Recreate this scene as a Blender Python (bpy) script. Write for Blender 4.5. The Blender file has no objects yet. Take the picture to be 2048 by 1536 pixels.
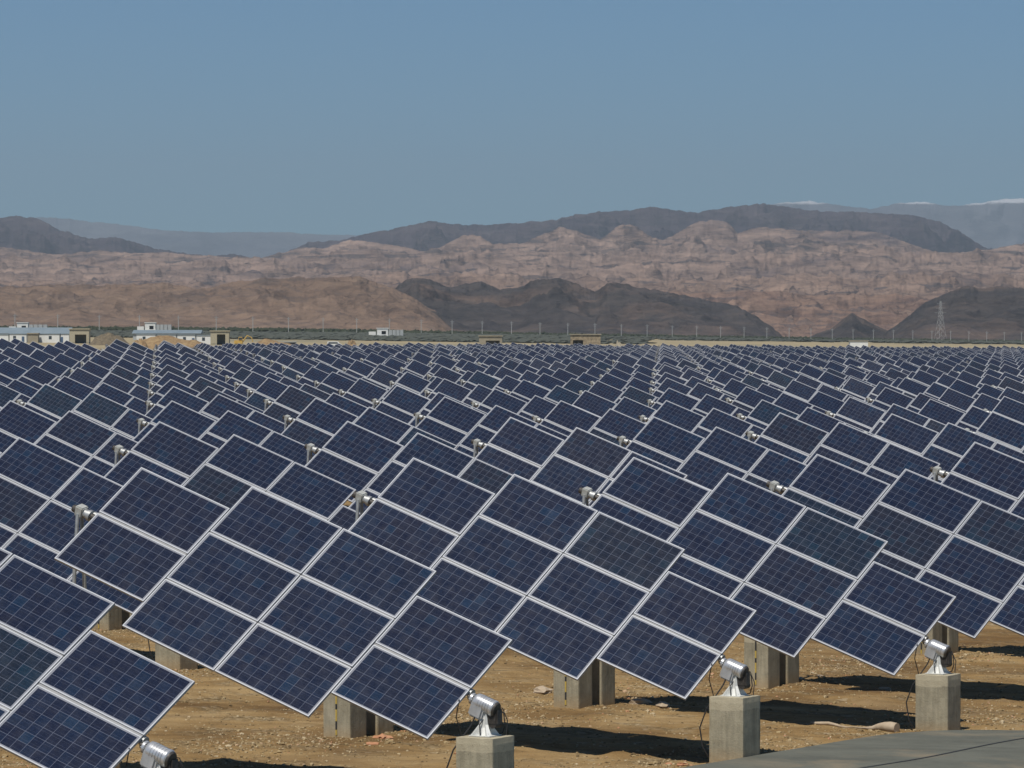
import bpy, bmesh, math, random
import numpy as np
from mathutils import Matrix, Vector

random.seed(7)
rng = np.random.default_rng(11)
sc = bpy.context.scene
COL = sc.collection
F = 8333.7            # focal length of the photograph in its own pixels (2048 wide)
Y0 = 650.0            # eye level in the photograph
EYE = 6.8             # eye height above the ground by the first row
AZ, TILT = math.radians(60.07), math.radians(20.1)
PL, PW, GL, GW = 1.668, 1.005, 0.021, 0.039


# ------------------------------------------------------------------ noise
class Noise:
    def __init__(s, seed):
        r = np.random.default_rng(seed)
        s.p = r.permutation(256); s.p = np.concatenate([s.p, s.p])
        a = r.random(256) * 2 * np.pi
        s.gx, s.gy = np.cos(a), np.sin(a)

    def __call__(s, x, y):
        x = np.asarray(x, float); y = np.asarray(y, float)
        xi = np.floor(x).astype(int); yi = np.floor(y).astype(int)
        xf = x - xi; yf = y - yi
        u = xf * xf * xf * (xf * (xf * 6 - 15) + 10); v = yf * yf * yf * (yf * (yf * 6 - 15) + 10)

        def g(ix, iy, dx, dy):
            h = s.p[s.p[ix & 255] + (iy & 255)]
            return s.gx[h] * dx + s.gy[h] * dy
        a = g(xi, yi, xf, yf); b = g(xi + 1, yi, xf - 1, yf)
        c = g(xi, yi + 1, xf, yf - 1); d = g(xi + 1, yi + 1, xf - 1, yf - 1)
        return ((a * (1 - u) + b * u) * (1 - v) + (c * (1 - u) + d * u) * v) * 1.5


def fbm(n, x, y, o=4, g=.5):
    r = 0; a = 1; f = 1; t = 0
    for k in range(o):
        r = r + a * n(x * f + 17.3 * k, y * f - 9.1 * k); t += a; a *= g; f *= 2.03
    return r / t


def ridged(n, x, y, o=4, g=.55):
    r = 0; a = 1; f = 1; t = 0
    for k in range(o):
        r = r + a * (1 - np.abs(n(x * f + 31.7 * k, y * f + 11.9 * k)) * 1.6); t += a; a *= g; f *= 2.07
    return r / t


N1, N2, N3 = Noise(3), Noise(8), Noise(21)


# ------------------------------------------------------------------ ground height
CY = [0, 50, 61, 120, 209, 438, 700, 1000, 1500, 2500, 4000, 9000, 30000]
CV = [-6.7, -6.72, -6.76, -6.95, -7.23, -7.15, -8.0, -8.5, -7.7, -6.9, -11.0, -20, -40]
SV = [.024, .024, .024, .024, .024, .017, .009, .007, .014, .016, .016, .014, .01]


def Gs(X, Y):
    """large-scale ground height"""
    X = np.asarray(X, float); Y = np.asarray(Y, float)
    lim = .17 * np.abs(Y) + 12
    Xc = lim * np.tanh(X / lim)
    a = X / np.maximum(np.abs(Y), 1)
    lift = .85 * np.exp(-((Y - 370) / 130.) ** 2) / (1 + np.exp(np.clip((a + .075) / .012, -30, 30)))
    return np.interp(Y, CY, CV) - np.interp(Y, CY, SV) * Xc + EYE + lift


def G(X, Y):
    """with the small relief of the dirt near the first rows"""
    X = np.asarray(X, float); Y = np.asarray(Y, float)
    near = np.clip((150 - Y) / 40, 0, 1)
    e = .5 * X + .866 * Y
    n = -.866 * X + .5 * Y
    z = .05 * fbm(N1, X * .35, Y * .35, 4) + .035 * fbm(N2, X * 2.1, Y * 2.1, 3)
    z = z + .03 * np.maximum(0, fbm(N3, e * .9, n * .5, 3)) * 2
    for c in (26.0, 41.4):
        for g_ in (-.8, .8):
            wv = n - c - g_ - .12 * np.sin(e * .35)
            z = z - .045 * np.exp(-(wv / .16) ** 2) + .018 * np.exp(-((np.abs(wv) - .3) / .12) ** 2)
    return Gs(X, Y) + z * near


def gz(x, y):
    return float(G(np.array([x]), np.array([y]))[0])


def at(px, Z):
    """ground position seen at photo column px at distance Z"""
    X = (px - 1024) / F * Z
    return X, Z, float(Gs(np.array([X]), np.array([Z]))[0])


def zof(py, Z):
    return EYE - (py - Y0) / F * Z


# ------------------------------------------------------------------ helpers
def mesh_obj(name, verts, faces, mats, parent=None, midx=None, uv=None, smooth=False):
    me = bpy.data.meshes.new(name)
    me.from_pydata([tuple(v) for v in verts], [], faces)
    for m in (mats if isinstance(mats, (list, tuple)) else [mats]):
        me.materials.append(m)
    if midx is not None:
        me.polygons.foreach_set('material_index', midx)
    if uv is not None:
        l = me.uv_layers.new(name='cells')
        l.data.foreach_set('uv', np.asarray(uv, np.float32).ravel())
    if smooth:
        me.polygons.foreach_set('use_smooth', [True] * len(me.polygons))
    me.update()
    o = bpy.data.objects.new(name, me)
    COL.objects.link(o)
    if parent is not None:
        o.parent = parent
    return o


def tag(o, label=None, cat=None, group=None, kind=None):
    if label: o['label'] = label
    if cat: o['category'] = cat
    if group: o['group'] = group
    if kind: o['kind'] = kind
    return o


def empty(name, loc, rz=0):
    o = bpy.data.objects.new(name, None)
    o.empty_display_size = .3
    COL.objects.link(o)
    o.location = loc; o.rotation_euler = (0, 0, rz)
    return o


class MB:
    """collects shapes into one mesh"""
    def __init__(s):
        s.v = []; s.f = []; s.m = []

    def add(s, vs, fs, mi=0, M=None):
        b = len(s.v)
        for v in vs:
            s.v.append(tuple(M @ Vector(v)) if M is not None else tuple(v))
        for f in fs:
            s.f.append(tuple(b + i for i in f)); s.m.append(mi)

    def box(s, x0, x1, y0, y1, z0, z1, mi=0, M=None, bev=0, top=None):
        if bev:
            return s.bevbox(x0, x1, y0, y1, z0, z1, bev, mi, M)
        tx0, tx1, ty0, ty1 = top or (x0, x1, y0, y1)
        v = [(x0, y0, z0), (x1, y0, z0), (x1, y1, z0), (x0, y1, z0), (tx0, ty0, z1), (tx1, ty0, z1), (tx1, ty1, z1), (tx0, ty1, z1)]
        f = [(0, 3, 2, 1), (4, 5, 6, 7), (0, 1, 5, 4), (1, 2, 6, 5), (2, 3, 7, 6), (3, 0, 4, 7)]
        s.add(v, f, mi, M)

    def bevbox(s, x0, x1, y0, y1, z0, z1, b, mi=0, M=None):
        bm = bmesh.new()
        bmesh.ops.create_cube(bm, size=1)
        for v in bm.verts:
            v.co = Vector(((x0 + x1) / 2 + v.co.x * (x1 - x0), (y0 + y1) / 2 + v.co.y * (y1 - y0), (z0 + z1) / 2 + v.co.z * (z1 - z0)))
        bmesh.ops.bevel(bm, geom=bm.edges[:], offset=b, segments=2, affect='EDGES')
        bm.verts.index_update()
        s.add([v.co[:] for v in bm.verts], [[v.index for v in f.verts] for f in bm.faces], mi, M)
        bm.free()

    def tube(s, pts, rads, n=16, mi=0, M=None, cap=True):
        pts = [Vector(p) for p in pts]
        if not isinstance(rads, (list, tuple)): rads = [rads] * len(pts)
        vs = []; fs = []
        prev = None
        for k, p in enumerate(pts):
            d = (pts[min(k + 1, len(pts) - 1)] - pts[max(k - 1, 0)])
            if d.length < 1e-9: d = Vector((0, 0, 1))
            d.normalize()
            if prev is None:
                a = Vector((0, 0, 1)) if abs(d.z) < .9 else Vector((1, 0, 0))
                u = d.cross(a).normalized()
            else:
                u = (prev - d * prev.dot(d)).normalized()
            prev = u
            w = d.cross(u)
            for i in range(n):
                t = 2 * math.pi * i / n
                vs.append(p + (u * math.cos(t) + w * math.sin(t)) * rads[k])
        for k in range(len(pts) - 1):
            for i in range(n):
                j = (i + 1) % n
                fs.append((k * n + i, k * n + j, (k + 1) * n + j, (k + 1) * n + i))
        if cap:
            fs.append(tuple(range(n))[::-1]); fs.append(tuple((len(pts) - 1) * n + i for i in range(n)))
        s.add(vs, fs, mi, M)

    def lathe(s, prof, n=20, mi=0, M=None):
        """profile of (x along axis, radius), axis = x"""
        s.tube_x(prof, n, mi, M)

    def tube_x(s, prof, n, mi, M):
        vs = []; fs = []
        for (x, r) in prof:
            for i in range(n):
                t = 2 * math.pi * i / n
                vs.append((x, r * math.cos(t), r * math.sin(t)))
        for k in range(len(prof) - 1):
            for i in range(n):
                j = (i + 1) % n
                fs.append((k * n + i, (k + 1) * n + i, (k + 1) * n + j, k * n + j))
        fs.append(tuple(range(n))); fs.append(tuple((len(prof) - 1) * n + i for i in range(n))[::-1])
        s.add(vs, fs, mi, M)

    def build(s, name, mats, parent=None, smooth=False, label=None):
        o = mesh_obj(name, s.v, s.f, mats, parent, s.m)
        if smooth:
            o.data.polygons.foreach_set('use_smooth', [True] * len(o.data.polygons))
            o.data.set_sharp_from_angle(angle=math.radians(38))
        if label: o['label'] = label
        return o


# ------------------------------------------------------------------ materials
def newmat(name):
    m = bpy.data.materials.new(name); m.use_nodes = True
    nt = m.node_tree
    return m, nt, nt.nodes['Principled BSDF']


def node(nt, t, **k):
    n = nt.nodes.new(t)
    for a, b in k.items(): setattr(n, a, b)
    return n


def ramp(nt, fac, stops):
    r = node(nt, 'ShaderNodeValToRGB')
    els = r.color_ramp.elements
    while len(els) < len(stops): els.new(.5)
    for e, (p, c) in zip(els, stops):
        e.position = p; e.color = (*c, 1) if len(c) == 3 else c
    nt.links.new(fac, r.inputs[0])
    return r.outputs[0]


def noise_fac(nt, co, scale, detail=4, rough=.6, dist=0.0):
    n = node(nt, 'ShaderNodeTexNoise')
    n.inputs['Scale'].default_value = scale; n.inputs['Detail'].default_value = detail
    n.inputs['Roughness'].default_value = rough; n.inputs['Distortion'].default_value = dist
    nt.links.new(co, n.inputs['Vector'])
    return n.outputs[0]


def mixc(nt, fac, a, b, mode='MIX'):
    m = node(nt, 'ShaderNodeMix', data_type='RGBA', blend_type=mode)
    for sock, val in ((m.inputs[0], fac), (m.inputs[6], a), (m.inputs[7], b)):
        if hasattr(val, 'is_linked') or hasattr(val, 'links'): nt.links.new(val, sock)
        elif isinstance(val, (int, float)): sock.default_value = val
        else: sock.default_value = (*val, 1)
    return m.outputs[2]


def math_n(nt, op, a, b=None, clamp=False):
    m = node(nt, 'ShaderNodeMath', operation=op); m.use_clamp = clamp
    for s_, v in zip(m.inputs, (a, b)):
        if v is None: continue
        if isinstance(v, (int, float)): s_.default_value = v
        else: nt.links.new(v, s_)
    return m.outputs[0]


def bump(nt, bs, h, strength=.5, dist=.02):
    b = node(nt, 'ShaderNodeBump'); b.inputs['Strength'].default_value = strength; b.inputs['Distance'].default_value = dist
    nt.links.new(h, b.inputs['Height']); nt.links.new(b.outputs[0], bs.inputs['Normal'])


def varied(name, c1, c2, scale=3., rough=.7, metal=0., bstr=.15, bdist=.01, obj_rand=0.0, spec=.5, coords='Object'):
    m, nt, bs = newmat(name)
    tc = node(nt, 'ShaderNodeTexCoord')
    f = noise_fac(nt, tc.outputs[coords], scale, 5, .65)
    col = ramp(nt, f, [(.3, c1), (.7, c2)])
    if obj_rand:
        oi = node(nt, 'ShaderNodeObjectInfo')
        hsv = node(nt, 'ShaderNodeHueSaturation')
        nt.links.new(math_n(nt, 'ADD', math_n(nt, 'MULTIPLY', oi.outputs['Random'], 2 * obj_rand), 1 - obj_rand), hsv.inputs['Value'])
        nt.links.new(col, hsv.inputs['Color']); col = hsv.outputs[0]
    nt.links.new(col, bs.inputs['Base Color'])
    bs.inputs['Roughness'].default_value = rough; bs.inputs['Metallic'].default_value = metal
    bs.inputs['Specular IOR Level'].default_value = spec
    if bstr: bump(nt, bs, noise_fac(nt, tc.outputs[coords], scale * 6, 4), bstr, bdist)
    return m


def concrete_mat():
    m, nt, bs = newmat('concrete')
    tc = node(nt, 'ShaderNodeTexCoord'); oi = node(nt, 'ShaderNodeObjectInfo')
    off = node(nt, 'ShaderNodeVectorMath', operation='ADD')
    sc_ = math_n(nt, 'MULTIPLY', oi.outputs['Random'], 37.)
    nt.links.new(tc.outputs['Object'], off.inputs[0]); nt.links.new(sc_, off.inputs[1])
    co = off.outputs[0]
    big = noise_fac(nt, co, 2.6, 5, .65)
    col = ramp(nt, big, [(.25, (.25, .225, .155)), (.5, (.34, .31, .22)), (.75, (.43, .39, .285))])
    mp = node(nt, 'ShaderNodeMapping'); mp.inputs['Scale'].default_value = (14, 14, 1.2)
    nt.links.new(co, mp.inputs[0])
    streak = noise_fac(nt, mp.outputs[0], 1., 3)
    col = mixc(nt, .55, col, ramp(nt, streak, [(.35, (.55, .55, .55)), (.65, (1, 1, 1))]), 'MULTIPLY')
    fine = noise_fac(nt, co, 60, 3)
    col = mixc(nt, .35, col, ramp(nt, fine, [(.3, (.6, .6, .6)), (.7, (1.1, 1.1, 1.1))]), 'MULTIPLY')
    sz = node(nt, 'ShaderNodeSeparateXYZ'); nt.links.new(tc.outputs['Object'], sz.inputs[0])
    zz = math_n(nt, 'ADD', sz.outputs[2], math_n(nt, 'MULTIPLY', math_n(nt, 'SUBTRACT', big, .5), .12))
    band = math_n(nt, 'MULTIPLY', math_n(nt, 'GREATER_THAN', zz, .84), .55)
    col = mixc(nt, band, col, (.46, .41, .29))
    foot = math_n(nt, 'SUBTRACT', .26, zz, False)
    foot = math_n(nt, 'MULTIPLY', foot, 3.2, True)
    col = mixc(nt, math_n(nt, 'MULTIPLY', foot, math_n(nt, 'ADD', fine, .2)), col, (.33, .22, .10))
    spot = ramp(nt, noise_fac(nt, co, 22, 4, .8), [(.30, (.35, .33, .30)), (.38, (1, 1, 1))])
    col = mixc(nt, .7, col, spot, 'MULTIPLY')
    nt.links.new(col, bs.inputs['Base Color']); bs.inputs['Roughness'].default_value = .9
    h = math_n(nt, 'ADD', fine, math_n(nt, 'MULTIPLY', noise_fac(nt, co, 9, 4), 1.5))
    bump(nt, bs, h, .5, .012)
    return m


def glass_mat():
    m, nt, bs = newmat('solar_cells')
    uv = node(nt, 'ShaderNodeUVMap', uv_map='cells')
    sep = node(nt, 'ShaderNodeSeparateXYZ'); nt.links.new(uv.outputs[0], sep.inputs[0])
    geo = node(nt, 'ShaderNodeNewGeometry'); oi = node(nt, 'ShaderNodeObjectInfo')
    prand = math_n(nt, 'FRACT', math_n(nt, 'ADD', geo.outputs['Random Per Island'], oi.outputs['Random']))

    def edge(ch, n):
        fr = math_n(nt, 'FRACT', sep.outputs[ch])
        d = math_n(nt, 'ABSOLUTE', math_n(nt, 'SUBTRACT', fr, .5))
        line = math_n(nt, 'GREATER_THAN', d, .5 - .021)
        lo = math_n(nt, 'LESS_THAN', sep.outputs[ch], 0.021); hi = math_n(nt, 'GREATER_THAN', sep.outputs[ch], n - .021)
        return line, math_n(nt, 'MAXIMUM', lo, hi), fr
    lx, ex, fx = edge('X', 10); ly, ey, fy = edge('Y', 6)
    line = math_n(nt, 'MAXIMUM', lx, ly); rim = math_n(nt, 'MAXIMUM', ex, ey)
    # two thin silver busbars through every cell, along the long side
    b1 = math_n(nt, 'LESS_THAN', math_n(nt, 'ABSOLUTE', math_n(nt, 'SUBTRACT', fy, .27)), .007)
    b2 = math_n(nt, 'LESS_THAN', math_n(nt, 'ABSOLUTE', math_n(nt, 'SUBTRACT', fy, .73)), .007)
    bus = math_n(nt, 'MAXIMUM', b1, b2)
    # one value per cell
    fl = node(nt, 'ShaderNodeVectorMath', operation='FLOOR'); nt.links.new(uv.outputs[0], fl.inputs[0])
    ad = node(nt, 'ShaderNodeVectorMath', operation='ADD'); nt.links.new(fl.outputs[0], ad.inputs[0])
    nt.links.new(math_n(nt, 'MULTIPLY', prand, 913.), ad.inputs[1])
    wn = node(nt, 'ShaderNodeTexWhiteNoise'); nt.links.new(ad.outputs[0], wn.inputs['Vector'])
    cell = wn.outputs['Value']
    soft = noise_fac(nt, ad.outputs[0], .42, 2)
    cell = math_n(nt, 'ADD', math_n(nt, 'MULTIPLY', cell, .5), math_n(nt, 'MULTIPLY', soft, .62))
    col = ramp(nt, cell, [(.15, (.0065, .0105, .028)), (.5, (.0082, .0128, .031)), (.72, (.0082, .0155, .038)), (.86, (.0075, .021, .049)), (1., (.0075, .025, .062))])
    # crystal grain inside each cell
    vo = node(nt, 'ShaderNodeTexVoronoi'); vo.inputs['Scale'].default_value = 7.
    nt.links.new(uv.outputs[0], vo.inputs['Vector'])
    sp = node(nt, 'ShaderNodeSeparateXYZ'); nt.links.new(vo.outputs['Color'], sp.inputs[0])
    col = mixc(nt, .45, col, ramp(nt, sp.outputs[0], [(0, (.65, .65, .65)), (1, (1.4, 1.4, 1.4))]), 'MULTIPLY')
    # each panel has its own tint (some browner, some greener)
    wn2 = node(nt, 'ShaderNodeTexWhiteNoise', noise_dimensions='1D'); nt.links.new(math_n(nt, 'MULTIPLY', prand, 577.), wn2.inputs['W'])
    tint = ramp(nt, wn2.outputs['Value'], [(0, (.9, 1., 1.)), (.5, (1, 1, 1)), (.8, (1.05, .98, .95)), (.9, (1.3, 1.1, .85)), (.96, (1., 1.2, .95)), (1, (.9, 1.25, 1.1))])
    col = mixc(nt, 1., col, tint, 'MULTIPLY')
    # larger soft cloudiness across a panel
    cl = noise_fac(nt, ad.outputs[0], .37, 2)
    col = mixc(nt, .35, col, ramp(nt, cl, [(.3, (.75, .8, .85)), (.7, (1.25, 1.2, 1.15))]), 'MULTIPLY')
    col = mixc(nt, math_n(nt, 'MULTIPLY', bus, .25), col, (.16, .18, .24))
    col = mixc(nt, math_n(nt, 'MULTIPLY', line, .7), col, (.125, .142, .19))
    col = mixc(nt, rim, col, (.22, .23, .26))
    # thin dust, a bit more along one edge
    tc = node(nt, 'ShaderNodeTexCoord')
    du = noise_fac(nt, uv.outputs[0], .6, 5, .7)
    df = math_n(nt, 'MULTIPLY', math_n(nt, 'SUBTRACT', du, .35, True), .035)
    col = mixc(nt, df, col, (.42, .33, .24))
    nt.links.new(col, bs.inputs['Base Color'])
    bs.inputs['Roughness'].default_value = .22
    nt.links.new(math_n(nt, 'ADD', math_n(nt, 'MULTIPLY', du, .25), .08), bs.inputs['Roughness'])
    bs.inputs['Specular IOR Level'].default_value = .35
    return m


def ground_mat():
    m, nt, bs = newmat('desert_dirt')
    geo = node(nt, 'ShaderNodeNewGeometry'); co = geo.outputs['Position']
    a = noise_fac(nt, co, .35, 6, .62, .4)
    col = ramp(nt, a, [(.28, (.165, .105, .045)), (.43, (.27, .18, .078)), (.55, (.335, .235, .11)), (.66, (.38, .28, .145)), (.78, (.21, .16, .09))])
    mp = node(nt, 'ShaderNodeMapping'); mp.inputs['Rotation'].default_value = (0, 0, math.radians(-58)); mp.inputs['Scale'].default_value = (.25, 3.2, 1)
    nt.links.new(co, mp.inputs[0])
    trk = noise_fac(nt, mp.outputs[0], .8, 4, .6)
    col = mixc(nt, .6, col, ramp(nt, trk, [(.35, (.62, .58, .55)), (.6, (1.08, 1.05, 1.))]), 'MULTIPLY')
    g = noise_fac(nt, co, 1.1, 4, .6)                       # gravelly zones
    st = node(nt, 'ShaderNodeTexVoronoi'); st.inputs['Scale'].default_value = 11.
    nt.links.new(co, st.inputs['Vector'])
    sp = node(nt, 'ShaderNodeSeparateXYZ'); nt.links.new(st.outputs['Color'], sp.inputs[0])
    peb = ramp(nt, sp.outputs[0], [(0, (.11, .08, .04)), (.5, (.26, .19, .095)), (.85, (.34, .27, .16)), (1, (.42, .35, .24))])
    gf = ramp(nt, g, [(.50, (0, 0, 0)), (.64, (.8, .8, .8))])
    col = mixc(nt, gf, col, peb)
    fine = noise_fac(nt, co, 24, 4, .7)
    col = mixc(nt, .5, col, ramp(nt, fine, [(.3, (.6, .58, .55)), (.7, (1.15, 1.15, 1.15))]), 'MULTIPLY')
    pt = noise_fac(nt, co, .16, 5, .6, .8)
    col = mixc(nt, .75, col, ramp(nt, pt, [(.38, (.58, .51, .46)), (.5, (.96, .93, .90)), (.60, (1.12, 1.1, 1.08))]), 'MULTIPLY')
    # far plain: paler and drier, with wide bands
    cd = node(nt, 'ShaderNodeSeparateXYZ'); nt.links.new(co, cd.inputs[0])
    far = math_n(nt, 'DIVIDE', math_n(nt, 'SUBTRACT', cd.outputs[1], 900.), 400., True)
    mp2 = node(nt, 'ShaderNodeMapping'); mp2.inputs['Scale'].default_value = (.002, .006, 1)
    nt.links.new(co, mp2.inputs[0])
    fb = noise_fac(nt, mp2.outputs[0], 1., 4, .6)
    fcol = ramp(nt, fb, [(.3, (.30, .25, .15)), (.5, (.34, .28, .17)), (.62, (.26, .23, .15))])
    col = mixc(nt, far, col, fcol)
    nt.links.new(col, bs.inputs['Base Color']); bs.inputs['Roughness'].default_value = .95
    bs.inputs['Specular IOR Level'].default_value = .15
    h = math_n(nt, 'ADD', math_n(nt, 'MULTIPLY', fine, .8), math_n(nt, 'MULTIPLY', math_n(nt, 'MULTIPLY', st.outputs['Distance'], -1.5), gf))
    bump(nt, bs, h, .8, .05)
    return m


def hill_mat(name, c1, c2, c3, s=1.0, dark=.5, band=.5, patch=.5, steep=.6):
    m, nt, bs = newmat(name)
    geo = node(nt, 'ShaderNodeNewGeometry'); co = geo.outputs['Position']
    mp = node(nt, 'ShaderNodeMapping'); mp.inputs['Scale'].default_value = (.0035 * s, .0035 * s, .016 * s)
    nt.links.new(co, mp.inputs[0])
    a = noise_fac(nt, mp.outputs[0], 1., 10, .68, .6)
    col = ramp(nt, a, [(.32, c3), (dark, c1), (.68, c2)])
    # rock bands and scree, finer
    mp2 = node(nt, 'ShaderNodeMapping'); mp2.inputs['Scale'].default_value = (.016 * s, .016 * s, .07 * s)
    nt.links.new(co, mp2.inputs[0])
    b = noise_fac(nt, mp2.outputs[0], 1., 8, .75, .3)
    col = mixc(nt, band, col, ramp(nt, b, [(.38, (.36, .34, .37)), (.5, (.95, .93, .93)), (.62, (1.4, 1.34, 1.28))]), 'MULTIPLY')
    # outcrops of dark blue-grey rock
    mp3 = node(nt, 'ShaderNodeMapping'); mp3.inputs['Scale'].default_value = (.0055 * s, .005 * s, .05 * s); mp3.inputs['Location'].default_value = (3.1, 7.7, 1.3)
    nt.links.new(co, mp3.inputs[0])
    d = noise_fac(nt, mp3.outputs[0], 1., 9, .66, 1.2)
    col = mixc(nt, math_n(nt, 'MULTIPLY', ramp(nt, d, [(.54, (0, 0, 0)), (.60, (1, 1, 1))]), patch), col, (.085, .075, .078))
    # relief shading painted into the rock colour: steep faces darker, gentle slopes lighter
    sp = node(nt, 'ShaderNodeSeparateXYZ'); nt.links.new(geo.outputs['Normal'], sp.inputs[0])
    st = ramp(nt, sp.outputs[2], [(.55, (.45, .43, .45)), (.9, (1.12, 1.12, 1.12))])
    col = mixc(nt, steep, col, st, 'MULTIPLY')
    nt.links.new(col, bs.inputs['Base Color']); bs.inputs['Roughness'].default_value = 1.
    bs.inputs['Specular IOR Level'].default_value = .05
    bump(nt, bs, math_n(nt, 'ADD', a, math_n(nt, 'MULTIPLY', b, .35)), 1., 34. / s)
    return m


M = {}
M['glass'] = glass_mat()
M['frame'] = varied('anodised_aluminium', (.32, .34, .365), (.41, .43, .46), 4, .45, .2, 0)
M['strip'] = varied('mill_finish_channel', (.17, .175, .18), (.24, .245, .25), 4, .5, .2, 0)
M['back'] = varied('panel_backsheet', (.30, .31, .33), (.38, .39, .40), 3, .7, 0, 0)
M['galv'] = varied('galvanised_steel', (.30, .31, .31), (.46, .47, .46), 9, .5, .55, .1, .003)
M['silver'] = varied('silver_painted_casting', (.46, .47, .48), (.66, .67, .68), 7, .32, .55, .1, .003)
M['white'] = varied('white_painted_steel', (.55, .56, .53), (.72, .73, .70), 6, .5, .1, .1, .003)
M['headp'] = varied('weathered_grey_paint', (.30, .31, .29), (.50, .51, .48), 12, .6, .1, .1, .003)
M['black'] = varied('black_rubber', (.012, .012, .013), (.03, .03, .03), 8, .6, 0, 0)
M['dark'] = varied('dark_oily_steel', (.03, .028, .025), (.10, .09, .08), 14, .5, .4, .1, .004)
M['conc'] = concrete_mat()
M['yellow'] = varied('yellow_marking', (.36, .26, .05), (.50, .36, .08), 20, .7, 0, 0)
M['stone'] = varied('loose_stone', (.22, .16, .095), (.44, .36, .25), 9, .95, 0, .3, .01, .25, .2, 'Object')
M['pale'] = varied('pale_stone', (.34, .27, .19), (.46, .38, .28), 7, .95, 0, .3, .01, 0, .2)
M['road'] = None
M['ground'] = ground_mat()


def road_mat():
    m, nt, bs = newmat('road_surface')
    geo = node(nt, 'ShaderNodeNewGeometry'); co = geo.outputs['Position']
    a = noise_fac(nt, co, .8, 6, .6)
    col = ramp(nt, a, [(.3, (.092, .096, .076)), (.7, (.13, .134, .106))])
    f = noise_fac(nt, co, 55, 3, .7)
    col = mixc(nt, .5, col, ramp(nt, f, [(.3, (.65, .65, .65)), (.7, (1.2, 1.2, 1.2))]), 'MULTIPLY')
    mp = node(nt, 'ShaderNodeMapping'); mp.inputs['Rotation'].default_value = (0, 0, math.radians(-60)); mp.inputs['Scale'].default_value = (.06, 1.6, 1)
    nt.links.new(co, mp.inputs[0])
    w = noise_fac(nt, mp.outputs[0], 1., 3)
    col = mixc(nt, .5, col, ramp(nt, w, [(.4, (.75, .75, .75)), (.55, (1.05, 1.05, 1.05))]), 'MULTIPLY')
    sd = noise_fac(nt, co, .5, 7, .7, .5)
    col = mixc(nt, ramp(nt, sd, [(.5, (0, 0, 0)), (.72, (.75, .75, .75))]), col, (.24, .19, .12))
    sp_ = noise_fac(nt, co, 4., 5, .75)
    col = mixc(nt, .5, col, ramp(nt, sp_, [(.3, (.6, .6, .6)), (.5, (1, 1, 1))]), 'MULTIPLY')
    nt.links.new(col, bs.inputs['Base Color']); bs.inputs['Roughness'].default_value = .9
    bump(nt, bs, f, .3, .01)
    return m


M['road'] = road_mat()

# ------------------------------------------------------------------ ground sheet
ys = np.concatenate([np.linspace(-60, 44, 27), np.arange(45, 54, .5), np.arange(54, 104, .17), np.arange(104, 150, .6),
                     np.geomspace(150, 33000, 150)])
tt = np.linspace(-1, 1, 401)
tt = np.sign(tt) * (.45 * np.abs(tt) + .55 * np.abs(tt) ** 4)
YY, TT = np.meshgrid(ys, tt, indexing='ij')
XX = TT * (.30 * np.abs(YY) + 22)
ZZ = G(XX, YY)
nv, nu = YY.shape
V = np.stack([XX, YY, ZZ], -1).reshape(-1, 3)
idx = np.arange(nv * nu).reshape(nv, nu)
Q = np.stack([idx[:-1, :-1], idx[:-1, 1:], idx[1:, 1:], idx[1:, :-1]], -1).reshape(-1, 4)


def np_mesh(name, V, Q, mats, smooth=True):
    me = bpy.data.meshes.new(name)
    me.vertices.add(len(V)); me.vertices.foreach_set('co', V.astype(np.float32).ravel())
    k = Q.shape[1]
    me.loops.add(len(Q) * k); me.loops.foreach_set('vertex_index', Q.astype(np.int32).ravel())
    me.polygons.add(len(Q)); me.polygons.foreach_set('loop_start', np.arange(0, len(Q) * k, k, dtype=np.int32))
    me.polygons.foreach_set('loop_total', np.full(len(Q), k, np.int32))
    me.update(calc_edges=True); me.validate()
    for m in (mats if isinstance(mats, (list, tuple)) else [mats]): me.materials.append(m)
    if smooth: me.polygons.foreach_set('use_smooth', [True] * len(me.polygons))
    o = bpy.data.objects.new(name, me); COL.objects.link(o)
    return o


tag(np_mesh('ground', V, Q, M['ground']), 'tan desert dirt and gravel under and beyond the solar field', kind='structure')

# road with a rounded corner, its edges along and across the tracker rows
Ed = np.array([math.cos(AZ), math.sin(AZ)]); Nd = np.array([-math.sin(AZ), math.cos(AZ)])
corner = np.array([7.75, 70.7]) + Nd * .5 + Ed * .3
R_ = 1.6
out = [corner - Ed * 48, corner - Ed * (R_ * 2.2)]
p0 = corner - Ed * R_ * 2.2; p2 = corner - Nd * R_ * 2.2
for k in range(1, 12):
    t = k / 12
    out.append((1 - t) ** 2 * p0 + 2 * t * (1 - t) * corner + t * t * p2)
out += [p2, corner - Nd * 22, corner - Nd * 22 - Ed * 48]
# fill as strips from edge to the inner side
strip = MB()
edge = []
for a, b in zip(out[:-2], out[1:-1]):
    n = max(1, int(np.linalg.norm(b - a) / .6))
    for k in range(n): edge.append(a + (b - a) * k / n)
edge.append(out[-2])
cen = out[-1]
rows = 14
vs = []; fs = []
jit = [.03 * float(N1(np.array([k * .37]), np.array([.5]))[0]) for k in range(len(edge))]
for k, p in enumerate(edge):
    for r in range(rows + 1):
        q = p + (cen - p) * (r / rows) ** 1.3
        if r == 0: q = q + (p - cen) / np.linalg.norm(p - cen) * jit[k]
        vs.append((q[0], q[1], float(Gs(q[0], q[1])) + .16))
    vs.append((vs[-rows - 1][0], vs[-rows - 1][1], vs[-rows - 1][2] - .30))
W_ = rows + 2
for k in range(len(edge) - 1):
    for r in range(rows):
        fs.append((k * W_ + r, k * W_ + r + 1, (k + 1) * W_ + r + 1, (k + 1) * W_ + r))
    fs.append((k * W_, (k + 1) * W_, (k + 1) * W_ + rows + 1, k * W_ + rows + 1))
midx = [0] * len(fs)
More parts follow.
